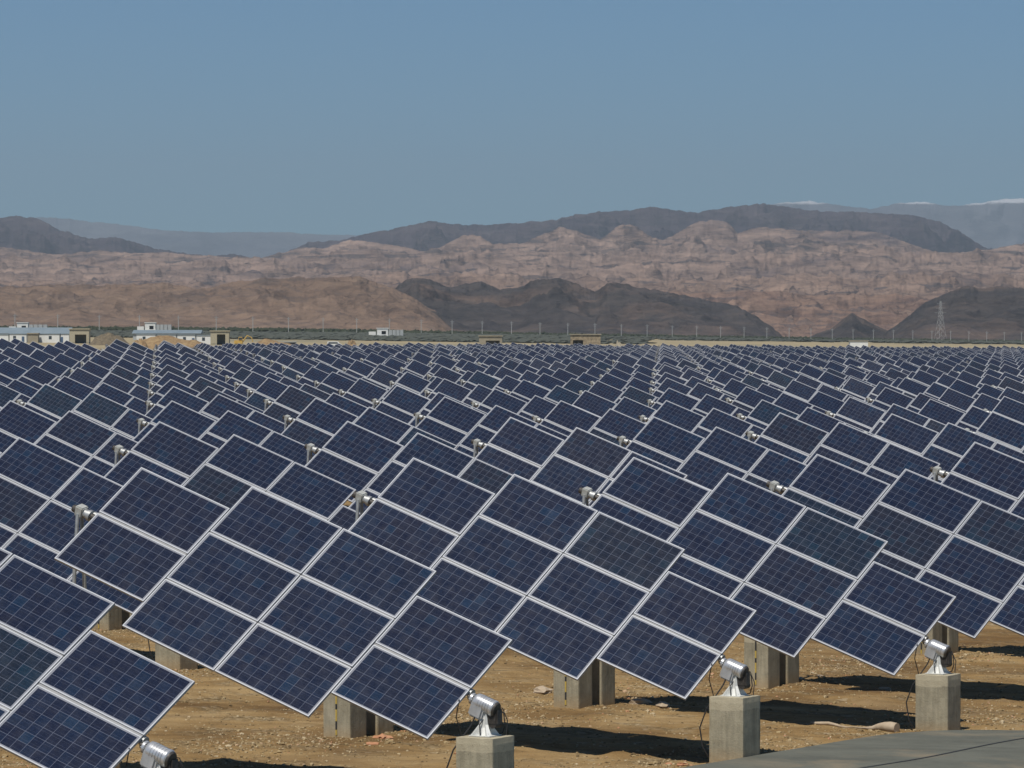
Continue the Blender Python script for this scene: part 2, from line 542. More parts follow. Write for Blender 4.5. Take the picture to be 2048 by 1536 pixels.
for k in range(60):
    b0 = len(vs)
    for e_ in (k, k + 1):
        for w_ in (0, .05):
            q = corner - Ed * (22 - e_ * .5) - Nd * (2.1 + w_ + .12 * float(N1(np.array([e_ * .11]), np.array([2.2]))[0]))
            vs.append((q[0], q[1], float(Gs(q[0], q[1])) + .166))
    fs.append((b0, b0 + 2, b0 + 3, b0 + 1)); midx.append(1)
road = mesh_obj('road', vs, fs, [M['road'], M['black']], None, midx)
tag(road, 'grey paved service road with a rounded corner in front of the trackers', kind='structure')

# ------------------------------------------------------------------ tracker prototype meshes
PB = .24           # the axis foot is this far north of the pillar's middle
OZ = 1.68
PT = -.11          # torque tube lies this far below the panel plane


def axes(roll):
    ct, st = math.cos(TILT), math.sin(TILT); cr, sr = math.cos(roll), math.sin(roll)
    N = Vector((ct, 0, st)); E = Vector((0, -1, 0)); up = Vector((-st, 0, ct))
    t = E * cr + up * sr; n = up * cr - E * sr
    return N, t, n


def frame_matrix(roll, s=0, t=0, n=0):
    N, T, n_ = axes(roll)
    o = Vector((PB, 0, OZ)) + N * s + T * t + n_ * n
    m = Matrix.Identity(4)
    for i, c in enumerate((N, -T, n_)):
        for r in range(3): m[r][i] = c[r]
    m.translation = o
    return m


# solar panel: glass (own mesh) + frame (own mesh); merged version for far ones
hx, hy, fw = PL / 2, PW / 2, .0165
FW = fw


def glass_geo(z=.0, inset=FW):
    x, y = hx - inset, hy - inset
    v = [(-x, -y, z), (x, -y, z), (x, y, z), (-x, y, z)]
    mx, my = .022, .016
    ux = [(-mx) / ((2 * x - 2 * mx) / 10), 10 + mx / ((2 * x - 2 * mx) / 10)]
    uy = [(-my) / ((2 * y - 2 * my) / 6), 6 + my / ((2 * y - 2 * my) / 6)]
    return v, [(0, 1, 2, 3)], [(ux[0], uy[0]), (ux[1], uy[0]), (ux[1], uy[1]), (ux[0], uy[1])]


def frame_geo(top=.004, bot=-.036):
    o = [(-hx, -hy), (hx, -hy), (hx, hy), (-hx, hy)]
    i = [(-hx + fw, -hy + fw), (hx - fw, -hy + fw), (hx - fw, hy - fw), (-hx + fw, hy - fw)]
    v = [(*p, top) for p in o] + [(*p, top) for p in i] + [(*p, bot) for p in o] + [(*p, bot) for p in i]
    f = []
    for k in range(4):
        j = (k + 1) % 4
        f += [(k, j, 4 + j, 4 + k), (8 + k, 8 + j, j, k), (4 + k, 4 + j, 12 + j, 12 + k), (8 + j, 8 + k, 12 + k, 12 + j)]
    return v, f


def back_quad(z=-.006):
    x, y = hx - fw, hy - fw
    return [(-x, -y, z), (-x, y, z), (x, y, z), (x, -y, z)], [(0, 1, 2, 3)]


gv, gf_, guv = glass_geo()
bv, bf = back_quad()
me_glass = bpy.data.meshes.new('solar_panel')
me_glass.from_pydata(gv + bv, [], gf_ + [tuple(i + 4 for i in f) for f in bf])
l = me_glass.uv_layers.new(name='cells'); l.data.foreach_set('uv', np.array(guv + [(0, 0)] * 4, np.float32).ravel())
me_glass.materials.append(M['glass']); me_glass.materials.append(M['back']); me_glass.polygons[1].material_index = 1
fv, ff = frame_geo()
me_frame = bpy.data.meshes.new('frame'); me_frame.from_pydata(fv, [], ff); me_frame.materials.append(M['frame'])


def merged(name, mats_panels, extra=None):
    """one mesh of several panels: mats_panels = list of (matrix)"""
    vs = []; fs = []; mi = []; uv = []
    for Mx in mats_panels:
        b = len(vs)
        vs += [tuple(Mx @ Vector(p)) for p in gv + bv + fv]
        fs.append((b, b + 1, b + 2, b + 3)); mi.append(0); uv += guv
        fs.append(tuple(b + 4 + i for i in bf[0])); mi.append(1); uv += [(0, 0)] * 4
        for f in ff: fs.append(tuple(b + 8 + i for i in f)); mi.append(2); uv += [(0, 0)] * 4
    if extra:
        for (ev, ef, em) in extra:
            b = len(vs); vs += [tuple(v) for v in ev]
            for f in ef: fs.append(tuple(b + i for i in f)); mi.append(em); uv += [(0, 0)] * len(f)
    me = bpy.data.meshes.new(name); me.from_pydata(vs, [], fs)
    l = me.uv_layers.new(name='cells'); l.data.foreach_set('uv', np.array(uv, np.float32).ravel())
    for m in (M['glass'], M['back'], M['frame'], M['conc'], M['strip'], M['white']): me.materials.append(m)
    me.polygons.foreach_set('material_index', mi); me.update()
    return me


me_panel_one = merged('solar_panel', [Matrix.Identity(4)])

SLOTS = []
for c in range(4):
    s = c * (PL + GL) + PL / 2
    if c in (0, 3): ts = [-(PW + GW) / 2, (PW + GW) / 2]
    else: ts = [-(PW + GW * .7), 0, (PW + GW * .7)]
    for t in ts: SLOTS.append((s, t))
LEN = 4 * PL + 3 * GL
HEAD = LEN + .22


def gap_strips(b, mi, Mx):
    for c in range(4):
        x0 = c * (PL + GL) + .012; x1 = x0 + PL - .024
        for t in ([0] if c in (0, 3) else [-(PW + GW * .7) / 2, (PW + GW * .7) / 2]):
            b.box(x0, x1, -t - .05, -t + .05, -.034, -.010, mi, Mx)
    for c in range(1, 4):
        x = c * (PL + GL) - GL / 2; h = PW + .01
        b.box(x - .02, x + .02, -h, h, -.0342, -.0245, mi, Mx)


def proto_meshes():
    P = {}
    # low pillar, slightly uneven, chamfered
    def worn(name, h, z1, seed):
        bm = bmesh.new(); bmesh.ops.create_cube(bm, size=1)
        for v in bm.verts: v.co = Vector((v.co.x * 2 * h, v.co.y * 2 * h, -.35 + (v.co.z + .5) * (z1 + .35)))
        bmesh.ops.subdivide_edges(bm, edges=bm.edges[:], cuts=14, use_grid_fill=True)
        for v in bm.verts:
            x, y, z = v.co
            ex = h - abs(x) < .004; ey = h - abs(y) < .004; ez = z1 - z < .004
            n = float(fbm(N2, np.array([x * 6 + y * 4 + seed]), np.array([z * 6 + y * 3]), 3)[0])
            d = .003 * n
            if ex + ey + ez >= 2: d -= .007 + .016 * max(0, n)
            l = math.hypot(x, y) or 1
            v.co.x += x / l * d; v.co.y += y / l * d
            if ez: v.co.z += d * .7
        me = bpy.data.meshes.new(name); bm.to_mesh(me); bm.free(); me.materials.append(M['conc'])
        return me
    P['pillar'] = worn('concrete_pillar', .3, 1.04, 1)
    P['spillar'] = worn('support_pillar', .26, 1.75, 4)
    # marker strip on the west face of a support pillar
    b = MB()
    z = .05; k = 0
    while z < 1.7:
        h = .09 + .05 * ((k * 7) % 3)
        b.box(-.015, .015, .2655, .2715, z, z + h, 0 if k % 2 == 0 else 1); z += h; k += 1
    P['strip'] = b.build('marker_strip', [M['yellow'], M['black']]).data
    # torque tube with flanges (in axis frame, origin at axis foot)
    b = MB()
    b.lathe([(-.02, .05), (LEN + .1, .05)], 14)
    for s in (.0, PL + GL / 2, 2 * (PL + GL) - GL / 2, 3 * (PL + GL) - GL / 2, LEN):
        b.lathe([(s - .02, .075), (s + .02, .075)], 14)
    P['tube'] = b.build('torque_tube', [M['galv']], smooth=True).data
    # mounting frame: channels under every gap and two cross rails under each pair or triple
    b = MB(); gap_strips(b, 0, Matrix.Identity(4))
    for c in range(4):
        h = (PW + GW / 2 - .08) if c in (0, 3) else (1.5 * PW + GW - .08)
        for q in (.22, .78):
            x = c * (PL + GL) + PL * q
            b.box(x - .022, x + .022, -h, h, -.075, -.0365, 0)
    P['mount'] = b.build('mounting_frame', [M['strip']]).data
    # diagonal braces from pillar side to lower panels : stay
    # drive motor in axis frame (x up the axis)
    b = MB()
    b.lathe([(-.02, .045), (-.13, .045)][::-1], 16, 2)
    b.lathe([(-.115, .055), (-.11, .095), (-.075, .095), (-.07, .055)], 18, 0)
    for a in range(6):
        t = a * math.pi / 3
        b.lathe([(-.12, .011), (-.062, .011)], 6, 1, Matrix.Translation((0, .077 * math.cos(t), .077 * math.sin(t))))
    b.lathe([(-.50, .125), (-.485, .138), (-.455, .138), (-.45, .128), (-.40, .128), (-.20, .132), (-.165, .125), (-.135, .09), (-.12, .06)], 26, 0)
    for k in range(5): b.lathe([(-.43 + .045 * k, .12), (-.428 + .045 * k, .137), (-.418 + .045 * k, .137), (-.416 + .045 * k, .12)], 26, 0)
    b.lathe([(-.545, .06), (-.535, .11), (-.515, .125), (-.50, .125)], 22, 2)
    b.bevbox(-.37, -.13, -.125, .125, -.25, .02, .03, 0)
    P['motor'] = b.build('drive_motor', [M['silver'], M['galv'], M['dark']], smooth=True).data
    # gearbox + cables, upright frame (origin: pillar middle, z=0 ground)
    b = MB()
    b.bevbox(-.25, -.06, -.12, .05, 1.20, 1.44, .02, 0)
    b.bevbox(-.14, .0, -.17, -.09, 1.16, 1.36, .015, 0)
    b.lathe([(-.1, .055), (.1, .055)], 14, 0, Matrix.Translation((-.17, -.06, 1.21)) @ Matrix.Rotation(math.pi / 2, 4, 'Z'))
    b.tube([(-.16, -.10, 1.44), (-.24, -.16, 1.36), (-.25, -.17, 1.2), (-.2, -.19, 1.08), (-.1, -.24, 1.055)], .009, 6, 1)
    b.tube([(-.12, -.12, 1.44), (-.2, -.2, 1.42), (-.27, -.21, 1.25), (-.25, -.2, 1.055)], .008, 6, 1)
    b.tube([(-.05, .03, 1.30), (.0, .10, 1.2), (-.03, .14, 1.055)], .009, 6, 1)
    P['gear'] = b.build('gearbox', [M['dark'], M['black']], smooth=True).data
    # pedestal: a narrow column on four splayed feet, bolted to the pillar
    b = MB()
    b.bevbox(-.17, .17, -.17, .17, 1.04, 1.056, .004, 0)
    for k in range(4):
        t = k * math.pi / 2 + math.pi / 4
        cx, cy = math.cos(t), math.sin(t)
        Mk = Matrix.Rotation(t, 4, 'Z')
        b.add([(.03, -.02, 1.056), (.20, -.03, 1.056), (.20, .03, 1.056), (.03, .02, 1.056), (.03, -.018, 1.40), (.075, -.018, 1.40), (.075, .018, 1.40), (.03, .018, 1.40), (.085, -.02, 1.2), (.085, .02, 1.2)],
              [(0, 3, 2, 1), (4, 5, 6, 7), (0, 1, 8, 5, 4), (3, 7, 6, 9, 2), (1, 2, 9, 8), (8, 9, 6, 5), (0, 4, 7, 3)], 0, Mk)
        b.tube([(cx * .17, cy * .17, 1.06), (cx * .17, cy * .17, 1.085)], .013, 6, 1)
    b.tube([(0, 0, 1.056), (0, 0, 1.16), (0, 0, 1.40)], [.10, .06, .055], 12, 0)
    P['stand'] = b.build('mounting_stand', [M['white'], M['galv']]).data
    # thin cable from the motor down to the ground
    b = MB()
    b.tube([(.05, .02, 1.50), (.16, .1, 1.2), (.36, .26, .85), (.46, .30, .55), (.42, .28, .25), (.31, .2, .02), (.30, .18, -.1)], .011, 6)
    b.tube([(.3, .2, 1.55), (.35, .2, 1.3), (.33, .12, 1.1), (.31, .05, .9), (.315, 0, .3), (.33, 0, -.1)], .008, 6)
    P['cable'] = b.build('cable', [M['black']]).data
    # bearing head at the top end, in axis frame
    b = MB()
    b.lathe([(HEAD - .22, .05), (HEAD - .1, .05)], 14, 1)
    b.lathe([(HEAD - .12, .05), (HEAD - .11, .085), (HEAD - .06, .085), (HEAD - .05, .07), (HEAD + .10, .07), (HEAD + .12, .05)], 20, 2)
    b.bevbox(HEAD + .01, HEAD + .15, -.07, .085, -.065, .095, .015, 0)
    for k in range(4): b.lathe([(HEAD + .03 * k - .1, .068), (HEAD + .03 * k - .09, .068)], 12, 1)
    b.lathe([(HEAD + .16, .065), (HEAD + .23, .055)], 16, 1)
    P['head'] = b.build('bearing_head', [M['headp'], M['dark'], M['galv']], smooth=True).data
    for o in list(COL.objects):
        if o.data in P.values() and o.parent is None: bpy.data.objects.remove(o)
    return P


PM = proto_meshes()


def child(name, me, parent, mat=None, label=None):
    o = bpy.data.objects.new(name, me); COL.objects.link(o); o.parent = parent
    if mat is not None: o.matrix_basis = mat
    if label: o['label'] = label
    return o


RZ = AZ + math.pi / 2        # local +X = up-axis direction on the ground


def head_local(roll=0):
    N, T, n = axes(roll)
    return Vector((PB, 0, OZ)) + N * HEAD + n * PT


def tracker(x, y, z, roll, lod, dz_head=0.0):
    root = empty('solar_tracker', (x, y, z), RZ)
    roll += random.gauss(0, .002)
    if lod <= 1:
        for (s, t) in SLOTS:
            Mx = frame_matrix(roll, s, t) @ Matrix.Rotation(random.gauss(0, .004), 4, 'X') @ Matrix.Rotation(random.gauss(0, .0025), 4, 'Y')
            if lod == 0:
                p = child('solar_panel', me_glass, root, Mx)
                child('frame', me_frame, p)
            else:
                child('solar_panel', me_panel_one, root, Mx)
        child('concrete_pillar', PM['pillar'], root, Matrix.Rotation(random.gauss(0, .02), 4, 'Z') @ Matrix.Translation((0, 0, random.gauss(0, .01))))
        Mt = frame_matrix(roll, 0, 0, PT)
        h = head_local(roll)
        child('torque_tube', PM['tube'], root, Mt)
        child('mounting_frame', PM['mount'], root, frame_matrix(roll))
        MM = frame_matrix(0, 0, 0, 0) @ Matrix.Translation((0, 0, PT)) @ Matrix.Diagonal((.93, .86, .86, 1))
        m = child('drive_motor', PM['motor'], root, MM)
        st = child('mounting_stand', PM['stand'], root)
        hd = child('bearing_head', PM['head'], root, frame_matrix(roll * .3, 0, 0, 0) @ Matrix.Translation((0, 0, PT)))
        gl = float(gz_local(x, y, h.x + .1))
        for k, dy in enumerate((.425, -.425)):
            sp = child('support_pillar', PM['spillar'], root, Matrix.Translation((h.x + .12, dy, gl - z)))
            if k == 0 and lod == 0: child('marker_strip', PM['strip'], sp)
        for dy in (.425, -.425):
            b = MB()
            b.tube([(h.x + .12, dy * .5, gl - z + 1.74), (h.x + .10, dy * .12, h.z - .03)], [.032, .028], 8)
            b.build('support_post', [M['galv']], root)
        b = MB(); b.box(h.x + .04, h.x + .2, -.45, .45, gl - z + 1.7505, gl - z + 1.79)
        b.build('support_beam', [M['galv']], root)
        if lod == 0:
            child('gearbox', PM['gear'], m, MM.inverted())
            child('cable', PM['cable'], root)
    else:
        root2 = bpy.data.objects.new('solar_tracker', far_mesh(int(random.random() * 4)))
        COL.objects.link(root2)
        root2.location = root.location; root2.rotation_euler = root.rotation_euler
        bpy.data.objects.remove(root)
        root = root2
    return root


def gz_local(x, y, dx):
    X = x - math.sin(AZ) * dx; Y = y + math.cos(AZ) * dx
    return G(np.array([X]), np.array([Y]))[0]


def far_geo(roll):
    ex = []
    h = head_local(roll)
    b = MB()
    for dy in (.425, -.425):
        b.box(h.x - .14, h.x + .38, dy - .26, dy + .26, -.3, 1.75, 3)
        b.tube([(h.x + .12, dy * .5, 1.74), (h.x + .10, dy * .12, h.z - .03)], .05, 6, 4)
    b.box(-.3, .3, -.3, .3, -.35, 1.04, 3)
    Mh = frame_matrix(0, 0, 0, 0) @ Matrix.Translation((0, 0, PT))
    b.box(HEAD - .03, HEAD + .17, -.09, .1, -.08, .11, 4, Mh)
    b.lathe([(-.5, .13), (-.12, .13)], 10, 4, Mh)
    b.box(-.1, .1, -.12, .12, 1.04, 1.5, 5)
    gap_strips(b, 4, frame_matrix(roll))
    for f, mi in zip(b.f, b.m): ex.append(([b.v[i] for i in f], [tuple(range(len(f)))], mi))
    return [frame_matrix(roll, s, t) for (s, t) in SLOTS], ex


_far = {}


def far_mesh(k):
    if k not in _far:
        mats, ex = far_geo(math.radians(39.5 + k))
        _far[k] = merged('solar_tracker', mats, ex)
    return _far[k]


# ------------------------------------------------------------------ tracker field
SH = {0: .03, 1: 0, 2: -.18, 3: -.1, 4: .2, 5: .5}
FIT = {-1: (-4.49, 50.61, -5.0, 39.9), 0: (-.58, 57.86, -5.06, 41.8), 1: (3.27, 65.08, -5.15, 42.5), 2: (7.09, 71.30 + .1, -5.33, 41.2), 3: (10.80, 76.95, -5.43, 40.2)}
NX, NY = -math.sin(AZ), math.cos(AZ)
cand = []
for j in range(0, 70):
    for i in range(-3, 250):
        if j == 0 and i in FIT:
            ox, oy, oz, rl = FIT[i]
        else:
            hx_ = -6.24 + 3.856 * i - 13.879 * j; hy_ = 61.2 + 7.01 * i + 8.812 * j
            sh = SH.get(j, .5 + .25 * (j - 5))
            ox = hx_ + 5.70 + NX * sh; oy = hy_ - 3.27 + NY * sh
            oz = None; rl = 41 + random.gauss(0, 1.2 if j < 3 else 1.9)
        if oy < 48 or (j == 0 and i < -1): continue
        hxx, hyy = ox - 5.7, oy + 3.27
        m = 2.0
        if hxx / hyy > .1235 + m / hyy or ox / oy < -.1235 - m / oy: continue
        lim = float(np.interp(ox / oy, [-.095, -.082, -.06, -.02, 0], [375, 400, 650, 820, 900]))
        # a broken far edge, and bare ground for service tracks
        if oy > lim: continue
        if .058 < ox / oy < .083 and 500 < oy < 640: continue      # bare patch on the right
        cand.append((oy, ox, i, j, oz, rl))
cand.sort()
ords = {}
for (oy, ox, i, j, oz, rl) in cand: ords.setdefault(j, []).append(i)
ROWS = {0: 'front row', 1: 'second row back', 2: 'third row back', 3: 'fourth row back', 4: 'fifth row back'}
NUM = ['first', 'second', 'third', 'fourth', 'fifth', 'sixth', 'seventh', 'eighth', 'ninth', 'tenth', 'eleventh', 'twelfth']
FRONT = {-1: 'solar tracker cut off by the bottom left corner, silver motor touching the bottom edge',
         0: 'big solar tracker, lower left, its silver motor on the pillar at the bottom middle',
         1: 'solar tracker with its motor on the pillar at the left end of the grey road',
         2: 'solar tracker with its motor on the pillar beside the rounded road corner',
         3: 'solar tracker cut by the right edge, right behind the one at the road corner',
         4: 'solar tracker at the right edge showing only its upper end, two behind the road corner'}
far_list = []
nth = 0
for (oy, ox, i, j, oz, rl) in cand:
    px, py = ox - NX * PB, oy - NY * PB
    if oz is None:
        z = float(G(np.array([px]), np.array([py]))[0]) + random.gauss(0, .05 if j < 5 else .10)
    else:
        z = oz + EYE - OZ
    nth += 1
    if nth <= 300:
        lod = 0 if nth <= 40 else (1 if nth <= 150 else 2)
        o = tracker(px, py, z, math.radians(rl), lod)
        if j == 0 and i in FRONT: lb = FRONT[i]
        elif j in ROWS and ords[j].index(i) < len(NUM) and nth < 90:
            lb = 'solar tracker of dark blue panels, %s from the left in the %s' % (NUM[ords[j].index(i)], ROWS[j])
        else: lb = 'one of the many small dark blue solar trackers packed together farther back in the field'
        tag(o, lb, 'solar tracker', 'solar trackers standing in rows across the desert')
    else:
        far_list.append((px, py, z, rl))
print('trackers', len(cand), 'far', len(far_list))


def combine_far(name, lst):
    protos = [far_mesh(k) for k in range(4)]
    Vs = []; LI = []; LS = []; LT = []; MI = []; UV = []
    base = 0; lb = 0
    P = []
    for me in protos:
        v = np.empty(len(me.vertices) * 3, np.float32); me.vertices.foreach_get('co', v)
        li = np.empty(len(me.loops), np.int32); me.loops.foreach_get('vertex_index', li)
        ls = np.empty(len(me.polygons), np.int32); me.polygons.foreach_get('loop_start', ls)
        lt = np.empty(len(me.polygons), np.int32); me.polygons.foreach_get('loop_total', lt)
        mi = np.empty(len(me.polygons), np.int32); me.polygons.foreach_get('material_index', mi)
        uv = np.empty(len(me.loops) * 2, np.float32); me.uv_layers[0].data.foreach_get('uv', uv)
        P.append((v.reshape(-1, 3), li, ls, lt, mi, uv))
    c, s = math.cos(RZ), math.sin(RZ)
    for (x, y, z, rl) in lst:
        v, li, ls, lt, mi, uv = P[min(3, max(0, int(round(rl - 39.5))))]
        w = np.stack([v[:, 0] * c - v[:, 1] * s + x, v[:, 0] * s + v[:, 1] * c + y, v[:, 2] + z], -1)
        Vs.append(w); LI.append(li + base); LS.append(ls + lb); LT.append(lt); MI.append(mi); UV.append(uv)
        base += len(v); lb += len(li)
    me = bpy.data.meshes.new(name)
    me.vertices.add(base); me.vertices.foreach_set('co', np.concatenate(Vs).ravel())
    me.loops.add(lb); me.loops.foreach_set('vertex_index', np.concatenate(LI))
    n = sum(map(len, LS))
    me.polygons.add(n); me.polygons.foreach_set('loop_start', np.concatenate(LS)); me.polygons.foreach_set('loop_total', np.concatenate(LT))
    for m in protos[0].materials: me.materials.append(m)
    me.polygons.foreach_set('material_index', np.concatenate(MI))
    l = me.uv_layers.new(name='cells'); l.data.foreach_set('uv', np.concatenate(UV))
    me.update(calc_edges=True)
    o = bpy.data.objects.new(name, me); COL.objects.link(o)
    return o


tag(combine_far('distant_solar_trackers', far_list), 'mass of tiny solar trackers along the far edge of the field', 'solar trackers', kind='stuff')

# ------------------------------------------------------------------ stones and debris on the dirt


def rock_geo(r, seed, flat=.6):
    bm = bmesh.new(); bmesh.ops.create_icosphere(bm, subdivisions=1 if r < .05 else 2, radius=r)
    rr = random.Random(seed)
    k = [rr.uniform(-1, 1) for _ in range(9)]
    for v in bm.verts:
        d = v.co.normalized()
        f = 1 + .25 * math.sin(3 * d.x * (1 + k[0]) + k[1] * 5) + .2 * math.sin(4 * d.y + k[2] * 5) + .12 * math.sin(7 * d.z + k[3] * 6 + 3 * d.x)
        v.co = Vector((v.co.x * f * (1 + .3 * k[4]), v.co.y * f * (1 + .3 * k[5]), v.co.z * f * flat))
    bm.verts.index_update()
    r_ = ([v.co.copy() for v in bm.verts], [[v.index for v in f.verts] for f in bm.faces])
    bm.free()
    return r_


protos = [rock_geo(.02, s) for s in range(8)]
RV = []; RF = []
nst = 0
pil = [(ox, oy) for (oy, ox, i, j, oz, rl) in cand[:14]]
rr = random.Random(5)
while nst < 26000:
    Y = rr.uniform(59, 92); X = rr.uniform(-.13, .135) * Y
    dens = float(fbm(N3, np.array([X * .45]), np.array([Y * .45]), 3)[0])
    # gravel gathers round the pillar rows
    e0 = -.866 * X + .5 * Y
    q = (e0 - 29.3) % 16.44
    band = math.exp(-((min(q, 16.44 - q)) / 1.6) ** 2) + math.exp(-((q - 7.3) / 1.6) ** 2)
    if rr.random() > .06 + .75 * band * (.5 + dens): continue
    v, f = protos[nst % 8]
    s = rr.choice([.35, .45, .6, .7, 1., 1.3]) * (1.9 if rr.random() < .06 else 1)
    a = rr.uniform(0, 6.28); ca, sa = math.cos(a) * s, math.sin(a) * s
    # skip the paved road
    rel = np.array([X, Y]) - corner
    if rel @ Nd < .15 and rel @ Ed < .15: continue
    z = float(G(np.array([X]), np.array([Y]))[0]) + .004 * s
    b = len(RV)
    RV += [(X + p.x * ca - p.y * sa, Y + p.x * sa + p.y * ca, z + p.z * s) for p in v]
    RF += [tuple(b + i for i in t) for t in f]
    nst += 1


def stone_mat():
    m, nt, bs = newmat('gravel_stone')
    geo = node(nt, 'ShaderNodeNewGeometry')
    col = ramp(nt, geo.outputs['Random Per Island'], [(0, (.12, .085, .045)), (.35, (.25, .18, .09)), (.7, (.34, .26, .14)), (.93, (.46, .38, .25)), (1, (.40, .20, .11))])
    nt.links.new(col, bs.inputs['Base Color']); bs.inputs['Roughness'].default_value = .95; bs.inputs['Specular IOR Level'].default_value = .2
    return m


gr = mesh_obj('gravel', RV, RF, stone_mat())
tag(gr, 'loose stones and gravel scattered round the pillar rows', 'gravel', kind='stuff')


def ground_px(px, py):
    Z = 70.
    for _ in range(30):
        X = (px - 1024) / F * Z
        h = EYE - gz(X, Z)
        Z = h * F / (py - Y0)
    return X, Z


for (px, py, r, lb, mk) in [
    (1085, 1386, .17, 'flat pale rock lying left of the middle twin pillars', 'pale'),
    (1135, 1383, .07, 'small pale stone beside the flat pale rock left of the middle twin pillars', 'pale'),
    (1282, 1408, .19, 'long low pale stone under the middle tracker, right of its twin pillars', 'pale'),
    (1330, 1413, .13, 'lumpy pale stone nearer the lowest panel corner of the middle tracker', 'pale'),
    (1770, 1380, .08, 'small pinkish stone below the lowest panel corner at the right', 'pale'),
    (1220, 1408, .06, 'small whitish stone at the foot of the second of the middle twin pillars', 'pale'),
    (1600, 1359, .07, 'small pale stone right of the twin pillars behind the road', 'pale'),
    (1640, 1353, .05, 'tiny pale stone farther right of the twin pillars behind the road', 'pale'),
    (764, 1478, .12, 'reddish rock at the foot of the left twin pillars', 'red'),
    (745, 1490, .08, 'small reddish rock in front of the left twin pillars', 'red'),
    (1364, 1532, .08, 'orange-red stone at the bottom edge beside the end of the road', 'red'),
    (1338, 1530, .05, 'small orange stone at the bottom edge left of the larger one', 'red'),
]:
    if 'red' not in M: M['red'] = varied('red_stone', (.36, .17, .09), (.48, .26, .15), 7, .95, 0, .3, .01, 0, .2)
    X, Z = ground_px(px, py)
    v, f = rock_geo(r, px, .45)
    o = mesh_obj('rock', v, f, M[mk], smooth=False)
    o.location = (X, Z, gz(X, Z) + r * .12); o.rotation_euler = (0, 0, rr.uniform(0, 3) if r < .1 else .1)
    tag(o, lb, 'rock', 'loose rocks on the dirt')

# pale club-shaped piece of debris by the road
Xa, Za = ground_px(1622, 1449); Xb, Zb = ground_px(1795, 1466)
b = MB()
pts = []; rad = []
for k in range(15):
    t = k / 14
    x = Xa + (Xb - Xa) * t; y = Za + (Zb - Za) * t + .04 * math.sin(t * 7)
    r = .02 + .012 * math.sin(t * 9) + (.078 * max(0, (t - .62) / .38) ** 1.1) * (1 if t < .97 else .8)
    pts.append((x, y, gz(x, y) + r * .7 + .01)); rad.append(r)
b.tube(pts, rad, 12)
tag(b.build('debris_piece', [M['pale']], smooth=True), 'long pale club-shaped piece of debris lying by the edge of the grey road', 'debris')

# ------------------------------------------------------------------ buildings and machines beyond the field
M['wht'] = varied('white_wall_panel', (.62, .63, .60), (.74, .75, .72), .4, .8, 0, 0)
M['teal'] = varied('blue_grey_roof_sheet', (.17, .22, .25), (.23, .28, .31), .3, .6, .1, 0)
M['win'] = varied('dark_window_glass', (.02, .03, .04), (.05, .06, .07), 1, .15, 0, 0)
M['tanw'] = varied('tan_rendered_wall', (.24, .21, .15), (.33, .29, .21), .5, .9, 0, 0)
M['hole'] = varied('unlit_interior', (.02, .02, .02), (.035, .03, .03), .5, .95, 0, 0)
M['greyb'] = varied('pale_grey_panel', (.30, .32, .32), (.40, .42, .41), .6, .7, 0, 0)
M['mach'] = varied('yellow_machine_paint', (.48, .30, .06), (.60, .40, .09), .6, .5, 0, 0)
M['bluep'] = varied('blue_door_paint', (.05, .09, .16), (.07, .12, .2), .6, .5, 0, 0)
M['brown'] = varied('mottled_brown_cladding', (.10, .075, .05), (.42, .34, .22), .9, .9, 0, 0)
M['soil'] = varied('orange_soil', (.17, .10, .045), (.33, .235, .12), .8, .95, 0, .3, .2)

M['rubble'] = varied('brown_rubble', (.07, .055, .035), (.20, .16, .10), 1.2, .95, 0, .3, .2)


def wall_with_hole(b, x0, x1, z0, z1, y, th, hx0, hx1, hz0, hz1, mi=0):
    b.box(x0, hx0, y, y + th, z0, z1, mi); b.box(hx1, x1, y, y + th, z0, z1, mi)
    b.box(hx0, hx1, y, y + th, hz1, z1, mi)
    if hz0 > z0: b.box(hx0, hx1, y, y + th, z0, hz0, mi)


def hut(x0, x1, ytop, Z, label, wall='conc', op=(.5, .95, .75), depth=5., roofm=None, group=None):
    """concrete hut with a deep dark door opening; x0..x1 photo columns; op: opening from, to (fractions of the width), height fraction"""
    X0, _, g = at(x0, Z); X1 = at(x1, Z)[0]
    g -= .3
    w = X1 - X0; H = zof(ytop, Z) - g
    r = empty('transformer_hut', ((X0 + X1) / 2, Z, g))
    b = MB(); t = .25; a0, a1 = -w / 2 + op[0] * w, -w / 2 + op[1] * w; hz = H * op[2]
    wall_with_hole(b, -w / 2, w / 2, 0, H - .3, 0, t, a0, a1, 0, hz)
    b.box(-w / 2, -w / 2 + t, t, depth - t, 0, H - .3); b.box(w / 2 - t, w / 2, t, depth - t, 0, H - .3); b.box(-w / 2, w / 2, depth - t, depth, 0, H - .3)
    b.box(-w / 2 + t, w / 2 - t, t, depth - t, -.1, .35, 1)
    b.build('wall', [M[wall], M['hole']], r)
    b = MB(); b.box(-w / 2 - .3, w / 2 + .3, -.35, depth + .3, H - .297, H); b.build('roof', [M[roofm or wall]], r)
    return tag(r, label, 'hut', group)


hut(139, 178, 657, 1400, 'tan concrete hut with a dark doorway, right of the far left white cabins', op=(.28, .86, .62))
hut(421, 458, 661, 1400, 'tan concrete hut with a tall dark doorway, right end of the second cabin row', op=(.35, .8, .75))
hut(958, 1004, 671, 1400, 'lone pale concrete hut with a dark square opening, middle of the far edge', op=(.3, .9, .62), wall='tanw')
hut(1141, 1201, 668, 1400, 'mottled brown hut with a white-edged roof and dark opening, right of the middle', wall='brown', op=(.08, .42, .62), roofm='tanw')


